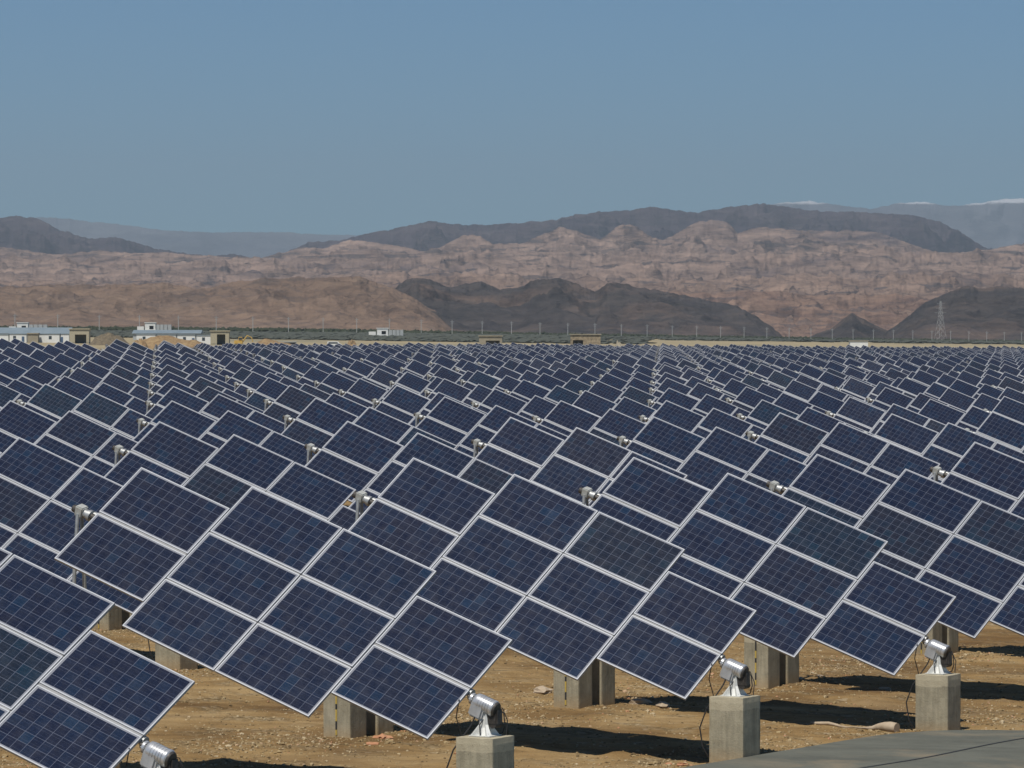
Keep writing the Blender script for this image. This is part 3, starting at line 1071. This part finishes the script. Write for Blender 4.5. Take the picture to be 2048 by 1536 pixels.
def cabin(x0, x1, ytop, Z, label, door=.7, wins=(.3,), group='white site cabins beyond the field'):
    X0, _, g = at(x0, Z); X1 = at(x1, Z)[0]; g -= .2
    w = X1 - X0; H = zof(ytop, Z) - g
    r = empty('site_cabin', ((X0 + X1) / 2, Z, g))
    b = MB(); b.box(-w / 2, w / 2, 0, 4, 0, H - .25); b.build('wall', [M['wht']], r)
    b = MB(); b.box(-w / 2 - .15, w / 2 + .15, -.2, 4.2, H - .247, H); b.build('roof', [M['teal']], r)
    for wf in wins:
        x = -w / 2 + wf * w
        b = MB(); b.box(x - .5, x + .5, -.03, -.003, H * .4, H * .75); b.build('window', [M['win']], r)
    if door is not None:
        x = -w / 2 + door * w
        b = MB(); b.box(x - .45, x + .45, -.05, -.003, .1, min(2.2, H * .75)); b.build('door', [M['bluep']], r)
    return tag(r, label, 'cabin', group)


cabin(-22, 17, 668, 1420, 'white site cabin cut by the left edge of the picture', None, (.4,))
cabin(19, 53, 667, 1420, 'white site cabin with a dark door left of the tan block', .8, (.3,))
cabin(78, 119, 667, 1420, 'white site cabin with one window between the tan block and the blue door panel', None, (.55,))
cabin(122, 138, 667, 1420, 'narrow white site cabin touching the tan hut at the far left', .1, ())
cabin(273, 311, 668, 1420, 'leftmost white cabin of the second cabin row, behind the orange soil heap', None, (.4,))
cabin(314, 352, 669, 1420, 'second white cabin of the second cabin row, windows dark', .95, (.35, .75))
cabin(355, 390, 669, 1420, 'third white cabin of the second cabin row, with a blue gap to its right', .9, (.4,))
cabin(394, 423, 670, 1420, 'rightmost white cabin of the second cabin row, against the tan hut', None, (.45,))
X0, _, g = at(55, 1415)
b = MB(); w = at(76, 1415)[0] - X0; b.box(0, w, 0, 4, -.2, zof(668, 1415) - g); b.box(-.2, w + .2, -.3, 4.2, zof(668, 1415) - g + .003, zof(667, 1415) - g + .2)
o = b.build('block_wall', [M['tanw']]); o.location = (X0, 1415, g); tag(o, 'tan concrete block between two white cabins at the far left', 'wall')


def shed(x0, x1, yr, ye, Z, label):
    """long shed with a pitched blue-grey roof: ridge at photo row yr, eaves at ye"""
    X0, _, g = at(x0, Z); X1 = at(x1, Z)[0]; w = X1 - X0
    He = zof(ye, Z) - g; Hr = zof(yr, Z) - g
    r = empty('long_shed', ((X0 + X1) / 2, Z, g))
    b = MB(); b.box(-w / 2, w / 2, 0, 14, -.5, He); b.build('wall', [M['greyb']], r)
    b = MB()
    v = [(-w / 2 - .4, -.6, He + .003), (w / 2 + .4, -.6, He + .003), (w / 2 + .4, 7, Hr), (-w / 2 - .4, 7, Hr), (-w / 2 - .4, 14.6, He + .003), (w / 2 + .4, 14.6, He + .003)]
    b.add(v, [(0, 1, 2, 3), (3, 2, 5, 4), (0, 3, 4), (1, 5, 2), (0, 4, 5, 1)])
    b.build('roof', [M['teal']], r)
    return tag(r, label, 'shed', 'long blue-roofed sheds behind the cabins')


shed(-70, 139, 655, 667, 1600, 'long shed with a blue-grey roof behind the cabins at the far left')
shed(266, 400, 660, 667, 1600, 'long shed with a blue-grey roof behind the second cabin row')


def inverter(x0, xm, x1, yt, yb, Z, label):
    """white box cabin with a dark doorway, pale grey cabinets to its right and a low white box to its left"""
    X0 = at(x0, Z)[0]; Xm = at(xm, Z)[0]; X1, _, g = at(x1, Z); H = zof(yt, Z) - g; bs_ = zof(yb, Z) - g
    w = Xm - X0
    r = empty('switch_house', (X0, Z, g))
    b = MB(); wall_with_hole(b, 0, w, bs_ - .4 if bs_ > .6 else 0, H, 0, .3, w * .42, w * .82, bs_ * .2, bs_ + (H - bs_) * .5)
    b.box(0, .3, .3, 5, 0, H); b.box(w - .3, w, .3, 5, 0, H); b.box(.3, w - .3, 4.7, 5, 0, H); b.box(.3, w - .3, 1.5, 4.6, 0, bs_ + (H - bs_) * .6, 1)
    if bs_ > .6: b.box(-.1, w + .1, -.1, 5.1, -.5, bs_ - .403)
    b.build('wall', [M['wht'], M['hole']], r)
    b = MB(); b.box(-.3, w + .3, -.3, 5.3, H + .003, H + .3); b.build('roof', [M['wht']], r)
    n = 4; W = X1 - Xm
    for k in range(n):
        b = MB(); b.box(w + .4 + k * W / n, w + .4 + (k + .85) * W / n, .3, 2.5, -.3, bs_ + (H - bs_) * .72); b.build('cabinet', [M['greyb']], r)
    b = MB(); b.box(-w * .75, -w * .12, .5, 3, -.3, bs_ + (H - bs_) * .38); b.build('cabinet', [M['wht']], r, label='low white box')
    return tag(r, label, 'switch house', 'white switch houses before the far power line')


inverter(34, 56, 94, 646, 657, 2050, 'white switch house with a dark doorway and grey cabinets above the far left cabins')
inverter(290, 311, 342, 646, 657, 2050, 'white switch house with grey cabinets above the second cabin row')
inverter(754, 776, 806, 657, 667, 2050, 'lone white switch house with pale cabinets left of the middle')


def mound(x0, x1, yt, Z, label, mat='soil', dep=8):
    X0, _, g = at(x0, Z); X1 = at(x1, Z)[0]; H = zof(yt, Z) - g; w = (X1 - X0) / 2
    vs = []; fs = []; n = 28
    for a in range(n):
        for c in range(n):
            u = a / (n - 1) * 2 - 1; v = c / (n - 1) * 2 - 1
            h = max(0, 1 - u * u) * max(0, 1 - v * v)
            h *= 1 + .7 * float(fbm(N2, np.array([u * 2.2 + x0]), np.array([v * 2.0]), 3)[0])
            vs.append((u * w, v * dep, H * h * 1.05 - .3))
    for a in range(n - 1):
        for c in range(n - 1): fs.append((a * n + c, (a + 1) * n + c, (a + 1) * n + c + 1, a * n + c + 1))
    o = mesh_obj('soil_heap', vs, fs, M[mat], smooth=True); o.location = ((X0 + X1) / 2, Z, g)
    return tag(o, label, 'soil heap', 'heaps of orange soil beyond the field')


mound(232, 440, 675, 1250, 'long low orange soil heap in front of the second cabin row')
mound(176, 262, 668, 1350, 'dark brown rubble heap between the first tan hut and the orange soil', 'rubble')
mound(262, 300, 678, 1180, 'small yellowish soil heap in front of the large orange one', 'soil', 5)
mound(486, 600, 681, 1250, 'long low orange soil heap left of the brown crate')
mound(690, 716, 680, 1300, 'small orange soil heap right of the white van')
mound(1225, 1250, 685, 1350, 'small pale soil heap right of the mottled hut', 'tanw', 5)


def excavator(px, Z, s, label):
    X, _, g = at(px, Z)
    r = empty('excavator', (X, Z, g))
    b = MB(); b.bevbox(-1.6 * s, 1.6 * s, -1.2 * s, -.5 * s, 0, .9 * s, .2); b.bevbox(-1.6 * s, 1.6 * s, .5 * s, 1.2 * s, 0, .9 * s, .2); b.build('track', [M['dark']], r)
    b = MB(); b.bevbox(-1.5 * s, 1.2 * s, -1.1 * s, 1.1 * s, .95 * s, 2.1 * s, .15); b.build('body', [M['mach']], r)
    b = MB(); b.bevbox(-.1 * s, 1.1 * s, -1.1 * s, 0, 2.1 * s, 3.2 * s, .1); c = b.build('cab', [M['mach']], r)
    b = MB(); b.box(.0, 1.0 * s, -1.13 * s, -1.103 * s, 2.3 * s, 3.0 * s); b.build('window', [M['win']], c)
    b = MB(); b.tube([(1.1 * s, 0.3 * s, 1.6 * s), (2.6 * s, .3 * s, 3.6 * s), (4.0 * s, .3 * s, 3.0 * s), (4.5 * s, .3 * s, 1.2 * s)], [.25 * s, .22 * s, .18 * s, .15 * s], 6); a = b.build('arm', [M['mach']], r)
    b = MB(); b.bevbox(4.1 * s, 5.0 * s, -.1 * s, .7 * s, .5 * s, 1.3 * s, .1); b.build('bucket', [M['dark']], a)
    return tag(r, label, 'excavator')


excavator(478, 1330, 1.0, 'yellow excavator standing right of the tan hut with the tall doorway')

# brown crate / container and white van, a low pale building
X, _, g = at(573, 1280)
r = empty('storage_box', (X, 1280, g))
b = MB(); b.bevbox(-2.9, 2.9, 0, 2.6, 0, 2.0, .08); b.build('body', [M['tanw']], r)
b = MB(); b.box(-3.1, 3.1, -.2, 2.8, 2.003, 2.2); b.build('roof', [M['greyb']], r)
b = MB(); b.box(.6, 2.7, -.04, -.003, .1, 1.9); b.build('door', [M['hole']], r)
tag(r, 'brown storage box with a pale top beside the orange soil', 'storage box')
X, _, g = at(669, 1330)
r = empty('parked_van', (X, 1330, g))
b = MB()
prof = [(-2.3, .4), (-2.3, 1.9), (-2.1, 2.1), (1.1, 2.1), (1.7, 1.35), (2.35, 1.1), (2.4, .4)]
vs = [(x, 0, z) for x, z in prof] + [(x, 1.8, z) for x, z in prof]; n = len(prof)
b.add(vs, [tuple(range(n)), tuple(range(2 * n - 1, n - 1, -1))] + [(i, i + n, (i + 1) % n + n, (i + 1) % n) for i in range(n)])
bd = b.build('body', [M['wht']], r)
b = MB(); b.box(-1.9, 1.0, -.02, -.003, 1.35, 1.85); b.build('window', [M['win']], r)
for x in (-1.4, 1.5):
    for y in (-.02, 1.62):
        b = MB(); b.tube([(x, y, .36), (x, y + .2, .36)], .36, 14); b.build('wheel', [M['black']], r)
tag(r, 'small white van parked beyond the field left of the small orange heap', 'van')
X0, _, g = at(1700, 1700); w = at(1736, 1700)[0] - X0
r = empty('low_building', (X0, 1700, g))
b = MB(); b.box(0, w, 0, 6, -1, zof(682.5, 1700) - g); b.build('wall', [M['wht']], r)
b = MB(); b.box(-.3, w + .3, -.3, 6.3, zof(682.5, 1700) - g + .003, zof(681, 1700) - g); b.build('roof', [M['tanw']], r)
tag(r, 'long low pale building on the plain at the right', 'building')

# ------------------------------------------------------------------ power line
pp = []
Xp0 = (30 - 1024) / F * 2160; Yp0 = 2160.
dx = None
b = MB()
b.tube([(0, 0, -.6), (0, 0, 9.6)], [.22, .14], 8)
pole_me = b.build('pole', [M['greyb']]); pm = pole_me.data; bpy.data.objects.remove(pole_me)
b = MB(); b.box(-1.3, 1.3, .21, .35, 8.6, 8.8); b.box(-.9, .9, .21, .35, 7.7, 7.85)
cm_ = b.build('crossarm', [M['galv']]); cme = cm_.data; bpy.data.objects.remove(cm_)
for n in range(0, 40):
    px = (30 + 87.5 * n) / (1 + .0162 * n)
    Z = Yp0 * (1 + .0162 * n)
    if px > 2060: break
    X, _, g = at(px, Z)
    r = empty('power_pole', (X, Z, g), math.radians(-30))
    child('pole', pm, r); child('crossarm', cme, r)
    tag(r, 'one of the evenly spaced thin pale power poles beyond the field', 'power pole', 'power poles in a line beyond the field')

# lattice tower
X, _, g = at(1881, 3500)
b = MB(); Ht = zof(602, 3500) - g
lv = [0, .18, .34, .48, .6, .7, .78, .86, .93, 1]


def half(t): return (3.6 * (1 - t) ** 1.3 + .5)


for a, c in zip(lv[:-1], lv[1:]):
    ra, rc = half(a), half(c)
    ca = [(-ra, -ra), (ra, -ra), (ra, ra), (-ra, ra)]; cc = [(-rc, -rc), (rc, -rc), (rc, rc), (-rc, rc)]
    for k in range(4):
        j = (k + 1) % 4
        b.tube([(*ca[k], a * Ht), (*cc[k], c * Ht)], .09, 4); b.tube([(*ca[k], a * Ht), (*cc[j], c * Ht)], .04, 4)
        b.tube([(*ca[j], a * Ht), (*cc[k], c * Ht)], .04, 4); b.tube([(*cc[k], c * Ht), (*cc[j], c * Ht)], .04, 4)
for k, (zf, w) in enumerate(((.72, 6), (.83, 5), (.94, 4))):
    for s_ in (-1, 1):
        b.tube([(0, 0, zf * Ht + .6), (s_ * w, 0, zf * Ht)], [.1, .06], 4); b.tube([(0, 0, zf * Ht - .6), (s_ * w, 0, zf * Ht)], [.08, .06], 4)
o = b.build('transmission_tower', [M['galv']]); o.location = (X, 3500, g); o.rotation_euler = (0, 0, .5)
tag(o, 'faint tall steel lattice tower in front of the dark hill at the right', 'tower')

# ------------------------------------------------------------------ far belt of trees and scrub
M['tree'] = varied('dusty_tree_foliage', (.028, .034, .02), (.06, .068, .04), .15, .95, 0, 0, 0, 0, .1, 'Generated')
M['scrub'] = varied('grey_green_scrub', (.065, .072, .062), (.10, .108, .088), .15, .95, 0, 0, 0, 0, .1, 'Generated')


def clumps(name, n, zr, hr, wr, mat, xr=(-60, 2110), seed=1, dens=None):
    r = random.Random(seed); vs = []; fs = []
    pr = []
    for s in range(6):
        bm = bmesh.new(); bmesh.ops.create_icosphere(bm, subdivisions=2, radius=1)
        for v in bm.verts:
            d = v.co
            f = 1 + .35 * math.sin(5 * d.x + s) * math.sin(4 * d.y + 2 * s) + .25 * math.sin(9 * d.z + 7 * d.x + s)
            v.co = d * f * r.uniform(.8, 1.15)
        bm.verts.index_update(); pr.append(([v.co[:] for v in bm.verts], [[v.index for v in f.verts] for f in bm.faces])); bm.free()
    k = 0
    while k < n:
        px = r.uniform(*xr)
        Z = zr(px, r)
        X, _, g = at(px, Z)
        if dens and r.random() > dens(px, Z): k += .2; continue
        h = r.uniform(*hr); w = r.uniform(*wr)
        V_, F_ = pr[int(r.random() * 6)]; b = len(vs)
        vs += [(X + v[0] * w, Z + v[1] * w, g + h * .45 + v[2] * h * .55) for v in V_]
        fs += [tuple(b + i for i in f) for f in F_]
        k += 1
    return mesh_obj(name, vs, fs, mat)


def pole_line(px):
    n = (px - 30) / (87.5 - .0162 * px)
    return 2160 * (1 + .0162 * n)


tag(clumps('tree_belt', 2300, lambda px, r: pole_line(px) * r.uniform(1.005, 1.05), (1.3, 2.9), (1.6, 4.2), M['tree'], seed=3, xr=(-60, 2110)),
    'far-off dark belt of low trees along the power line', 'trees', kind='stuff')
tag(clumps('scrub', 5200, lambda px, r: r.uniform(1750 if px < 1300 else 2300, pole_line(px) * .99), (.5, 1.5), (1.5, 4.5), M['scrub'], seed=4,
           xr=(-60, 2100), dens=lambda px, Z: 1 if px < 1150 else (.35 if px < 1740 else 1)),
    'grey green low scrub covering the plain beyond the field', 'scrub', kind='stuff')

# ------------------------------------------------------------------ mountains
H1, H2 = Noise(41), Noise(77)


def hills(name, label, prof, Yf, Yc, mat, amp=.35, sc_=220., seed=0, back=.35, jag=3., nx=1500, ny=150, stretch=1.3, hump=0., lobe=0., pw=.9, xr=(-420, 2470)):
    xs = np.linspace(*xr, nx)
    pxs, pys = zip(*prof)
    py = np.interp(xs, pxs, pys)
    pb = py.copy()
    py = py - jag * fbm(H1, xs / 22. + seed * 3.1, xs * 0 + seed, 6, .62) * 1.6 - lobe * (ridged(H2, xs / 120. + seed * 5.3, xs * 0 + seed * 1.7, 4, .5) - .7) * 2.2
    v = np.concatenate([np.linspace(0, 1, int(ny * .75)), np.linspace(1, 1 + back, ny - int(ny * .75) + 1)[1:]])
    PX, VV = np.meshgrid(xs, v, indexing='ij')
    YY_ = Yf + (Yc - Yf) * VV
    # crest distance wanders so that spurs come forward
    YY_ = YY_ + (Yc - Yf) * .12 * fbm(H2, PX / 160. + seed, VV * 0 + .3 * seed, 2)
    XX_ = (PX - 1024) / F * YY_
    gb = Gs(XX_, YY_) - 6.
    # the fine teeth belong to the crest only; lower down the slope has its own relief
    kc = np.clip((VV - .72) / .26, 0, 1); kc = kc * kc * (3 - 2 * kc)
    pm = pb[:, None] - 7. * fbm(H1, XX_ / (sc_ * 1.4) + seed, YY_ / (sc_ * 1.4), 4) * (1 if lobe or hump else .4)
    Hc = EYE + (Y0 - (py[:, None] * kc + pm * (1 - kc))) / F * YY_
    shp = np.where(VV <= 1, np.clip(VV, 0, 1) ** pw, 1 - (VV - 1) / back * .9)
    rn = ridged(H1, XX_ / sc_ + seed * 7.7, YY_ / (sc_ * stretch) + seed, 4, .4)
    rn2 = ridged(H2, XX_ / (sc_ * .33) + seed * 1.7, YY_ / (sc_ * .5) + seed, 3, .4)
    k = np.clip(VV, 0, 1); w = np.clip(4 * k * (1 - k) * 1.2, 0, 1)
    rn3 = ridged(N3, XX_ / (sc_ * .12) + seed, YY_ / (sc_ * .2) - seed, 3)
    d = (rn - .72) * .75 + (rn2 - .72) * .15 + (rn3 - .72) * .012
    h = shp * (1 + amp * 2. * d * w)
    ZZ_ = gb + np.maximum(Hc - gb, 0) * h
    if hump:
        rh = ridged(N3, XX_ / (sc_ * .62) + seed + .6 * fbm(H2, XX_ / sc_, YY_ / sc_, 2), YY_ / (sc_ * .62) - seed, 5, .42) - .72
        ZZ_ = ZZ_ + hump * rh * 2.2 * np.clip(k * 5, 0, 1) * np.where(VV < .9, 1, np.clip((1 - VV) * 10, .12, 1))
    V_ = np.stack([XX_, YY_, ZZ_], -1).reshape(-1, 3)
    id_ = np.arange(PX.size).reshape(PX.shape)
    Q_ = np.stack([id_[:-1, :-1], id_[1:, :-1], id_[1:, 1:], id_[:-1, 1:]], -1).reshape(-1, 4)
    o = np_mesh(name, V_, Q_, mat, smooth=False)
    return tag(o, label, kind='structure')


mt_far = hill_mat('far_range_rock', (.17, .17, .185), (.23, .225, .235), (.12, .12, .14), .25, .5, .3, .3)
mt_dark = hill_mat('dark_ridge_rock', (.075, .058, .066), (.115, .09, .092), (.05, .04, .05), .9, .5, .55, .3)
mt_pink = hill_mat('pink_badland_rock', (.29, .21, .17), (.38, .28, .225), (.15, .12, .12), 1.0, .46, .6, .75, .3)
mt_pink2 = hill_mat('pink_lower_rock', (.26, .18, .138), (.345, .245, .188), (.14, .108, .10), 1.2, .46, .6, .75, .3)
mt_tan = hill_mat('tan_slope_rock', (.22, .15, .105), (.28, .198, .14), (.145, .108, .085), 1.6, .45, .5, .3, .3)
mt_fdark = hill_mat('dark_front_rock', (.078, .066, .060), (.155, .11, .085), (.05, .046, .046), 1.5, .5, .6, .3, .35)
mt_red = hill_mat('red_slope_rock', (.24, .155, .112), (.31, .21, .155), (.12, .08, .07), 1.6, .45, .55, .6)


def snow(m):
    nt = m.node_tree; bs = nt.nodes['Principled BSDF']
    geo = node(nt, 'ShaderNodeNewGeometry'); sp = node(nt, 'ShaderNodeSeparateXYZ'); nt.links.new(geo.outputs['Position'], sp.inputs[0])
    old = bs.inputs['Base Color'].links[0].from_socket
    nz = noise_fac(nt, geo.outputs['Position'], .0022, 6, .7)
    hgt = math_n(nt, 'ADD', math_n(nt, 'DIVIDE', math_n(nt, 'SUBTRACT', sp.outputs[2], 800.), 14.), math_n(nt, 'MULTIPLY', math_n(nt, 'SUBTRACT', nz, .5), 5.))
    f = math_n(nt, 'MULTIPLY', hgt, 1., True)
    nt.links.new(mixc(nt, f, old, (.92, .93, .95)), bs.inputs['Base Color'])


snow(mt_far)
hills('mountain', 'pale snowy mountain range farthest away',
      [(-420, 440), (0, 436), (110, 435), (170, 442), (250, 450), (330, 461), (430, 465), (560, 464), (640, 469), (800, 471), (1000, 450), (1180, 432), (1400, 425), (1560, 406), (1620, 402), (1680, 411),
       (1740, 418), (1800, 406), (1850, 404), (1900, 413), (1950, 407), (2000, 399), (2048, 397), (2200, 402), (2470, 420)], 22500, 27500, mt_far, .5, 1200, 1, jag=3.0)
hills('mountain', 'dark grey mountain ridge along the skyline',
      [(-420, 470), (-200, 450), (0, 435), (40, 432), (75, 437), (120, 460), (180, 478), (230, 474), (262, 482), (310, 497), (345, 503), (420, 512), (470, 508), (520, 520), (570, 505), (620, 484), (680, 481), (730, 468), (800, 455), (860, 442),
       (900, 448), (960, 450), (1040, 446), (1110, 440), (1150, 430), (1200, 424), (1260, 420), (1305, 414), (1350, 420), (1395, 426), (1430, 418), (1480, 412), (1525, 407), (1560, 412), (1600, 418), (1650, 424),
       (1700, 423), (1750, 426), (1830, 431), (1880, 444), (1920, 464), (1950, 484), (1975, 497), (2048, 505), (2200, 490), (2470, 480)], 9500, 12500, mt_dark, .6, 420, 2, jag=3.6)
hills('mountain', 'highest row of pink eroded badland hills',
      [(-420, 500), (0, 492), (60, 501), (100, 509), (150, 506), (200, 500), (260, 506), (330, 504), (400, 511), (440, 512), (500, 521), (560, 506), (610, 495), (650, 496), (700, 479), (740, 484), (800, 492), (850, 503), (880, 494),
       (930, 469), (960, 471), (985, 488), (1050, 486), (1080, 470), (1120, 454), (1160, 464), (1200, 479), (1240, 450), (1260, 447), (1290, 465), (1325, 482), (1350, 469), (1390, 445), (1420, 440), (1455, 444), (1475, 466), (1520, 454),
       (1580, 459), (1640, 462), (1700, 461), (1760, 465), (1800, 480), (1830, 491), (1870, 504), (1920, 505), (1970, 500), (2048, 486), (2200, 470), (2470, 480)], 7300, 8800, mt_pink, .5, 190, 3, jag=3.0, hump=9)
LAY = ['second row of pink and grey badland hills', 'third row of pink and grey badland hills', 'fourth row of mauve badland hills',
       'fifth row of mauve badland hills', 'sixth row of brownish badland hills', 'lowest row of brownish badland hills']
for q in range(6):
    b0 = 503 + 15.5 * q
    pr_ = [(x, b0 + 5 * math.sin(x / 170. + q * 2.1) + (7 if x < 700 else 0) + (-8 if 1250 < x < 1800 and q < 3 else 0)) for x in range(-420, 2480, 60)]
    hills('mountain', LAY[q], pr_, 6900 - q * 420, 7600 - q * 420, mt_pink if q < 3 else mt_pink2, .5, 125 - q * 5, 11 + q, jag=3.0, hump=7, lobe=12, nx=1400, ny=64, stretch=1.1)
hills('hill', 'reddish slopes low in the gap between the dark hills at the right',
      [(-420, 680), (900, 680), (1150, 640), (1230, 600), (1330, 580), (1450, 585), (1560, 582), (1650, 590), (1720, 586), (1800, 590), (1900, 596), (2000, 600), (2470, 600)], 4700, 5300, mt_red, .5, 110, 6, jag=3, hump=6, lobe=8, ny=80)
hills('hill', 'broad tan slope rising behind the buildings at the left',
      [(-420, 585), (0, 572), (100, 566), (200, 572), (300, 565), (400, 574), (480, 562), (560, 555), (650, 553), (720, 552), (770, 568), (820, 592), (870, 622), (900, 650), (930, 672), (980, 685), (2470, 690)], 3500, 4300, mt_tan, .5, 100, 7, jag=3, pw=.8, lobe=4)
hills('hill', 'dark jagged hill with a round top right of the tan slope',
      [(-420, 700), (700, 690), (745, 640), (775, 590), (800, 566), (825, 555), (860, 558), (900, 574), (930, 566), (962, 562), (1000, 579), (1035, 574), (1060, 560), (1085, 554), (1112, 553), (1150, 563), (1190, 583), (1215, 565),
       (1250, 567), (1330, 583), (1400, 597), (1460, 607), (1500, 624), (1540, 648), (1565, 672), (1600, 700), (2470, 700)], 3950, 4600, mt_fdark, .55, 120, 8, jag=3.2, pw=.85, lobe=3)
hills('hill', 'small dark pyramid-shaped hill between the red slopes',
      [(-420, 705), (1560, 700), (1610, 676), (1660, 658), (1685, 640), (1704, 624), (1718, 634), (1750, 650), (1790, 668), (1840, 690), (2470, 705)], 4000, 4500, mt_fdark, .5, 70, 9, jag=2, xr=(1500, 1900), nx=200)
hills('hill', 'dark hill cut by the right edge behind the lattice tower',
      [(-420, 705), (1740, 700), (1775, 662), (1800, 645), (1850, 605), (1900, 583), (1930, 571), (1960, 577), (2000, 572), (2048, 577), (2150, 570), (2300, 585), (2470, 600)], 3800, 4400, mt_fdark, .5, 120, 10, jag=3., xr=(1650, 2470), nx=400, pw=.8)

# ------------------------------------------------------------------ light, sky, haze, camera
sun_dir = Vector((-.2, -.46, .866)).normalized()
w = bpy.data.worlds.new('World'); sc.world = w; w.use_nodes = True
nt = w.node_tree; bg = nt.nodes['Background']
sky = nt.nodes.new('ShaderNodeTexSky'); sky.sky_type = 'NISHITA'; sky.sun_disc = False
sky.sun_elevation = math.asin(sun_dir.z); sky.sun_rotation = math.atan2(sun_dir.x, sun_dir.y)
sky.altitude = 2800; sky.air_density = 1.0; sky.dust_density = .0; sky.ozone_density = 3
nt.links.new(mixc(nt, 1., sky.outputs[0], (.55, .98, 1.25), 'MULTIPLY'), bg.inputs[0]); bg.inputs[1].default_value = .057
ld = bpy.data.lights.new('sun', 'SUN'); ld.energy = 5.0; ld.angle = math.radians(.5); ld.color = (1., .94, .86)
lo = bpy.data.objects.new('sun', ld); COL.objects.link(lo); lo.rotation_euler = (-sun_dir).to_track_quat('-Z', 'Y').to_euler()

HAZE = 4.9e-5
if HAZE:
    b = MB(); b.box(-12000, 12000, -300, 33500, -70, 1300)
    m = bpy.data.materials.new('air_haze'); m.use_nodes = True; n2 = m.node_tree
    n2.nodes.remove(n2.nodes['Principled BSDF'])
    pv = n2.nodes.new('ShaderNodeVolumePrincipled'); pv.inputs['Density'].default_value = HAZE
    pv.inputs['Color'].default_value = (.75, .90, 1.0, 1); pv.inputs['Anisotropy'].default_value = .2
    n2.links.new(pv.outputs[0], n2.nodes['Material Output'].inputs['Volume'])
    hz = b.build('haze', [m]); tag(hz, 'thin pale blue haze over the plain and the mountains', kind='stuff')

cd = bpy.data.cameras.new('camera'); cam = bpy.data.objects.new('camera', cd); COL.objects.link(cam); sc.camera = cam
cd.sensor_width = 36; cd.sensor_fit = 'HORIZONTAL'; cd.lens = F / 2048 * 36; cd.clip_start = .5; cd.clip_end = 60000
cam.location = (0, 0, EYE)
cam.rotation_euler = (math.pi / 2 - math.atan((768 - Y0) / F), 0, 0)
sc.cycles.filter_width = 1.55
sc.view_settings.view_transform = 'Standard'; sc.view_settings.look = 'None'; sc.view_settings.exposure = -.12; sc.view_settings.gamma = 1
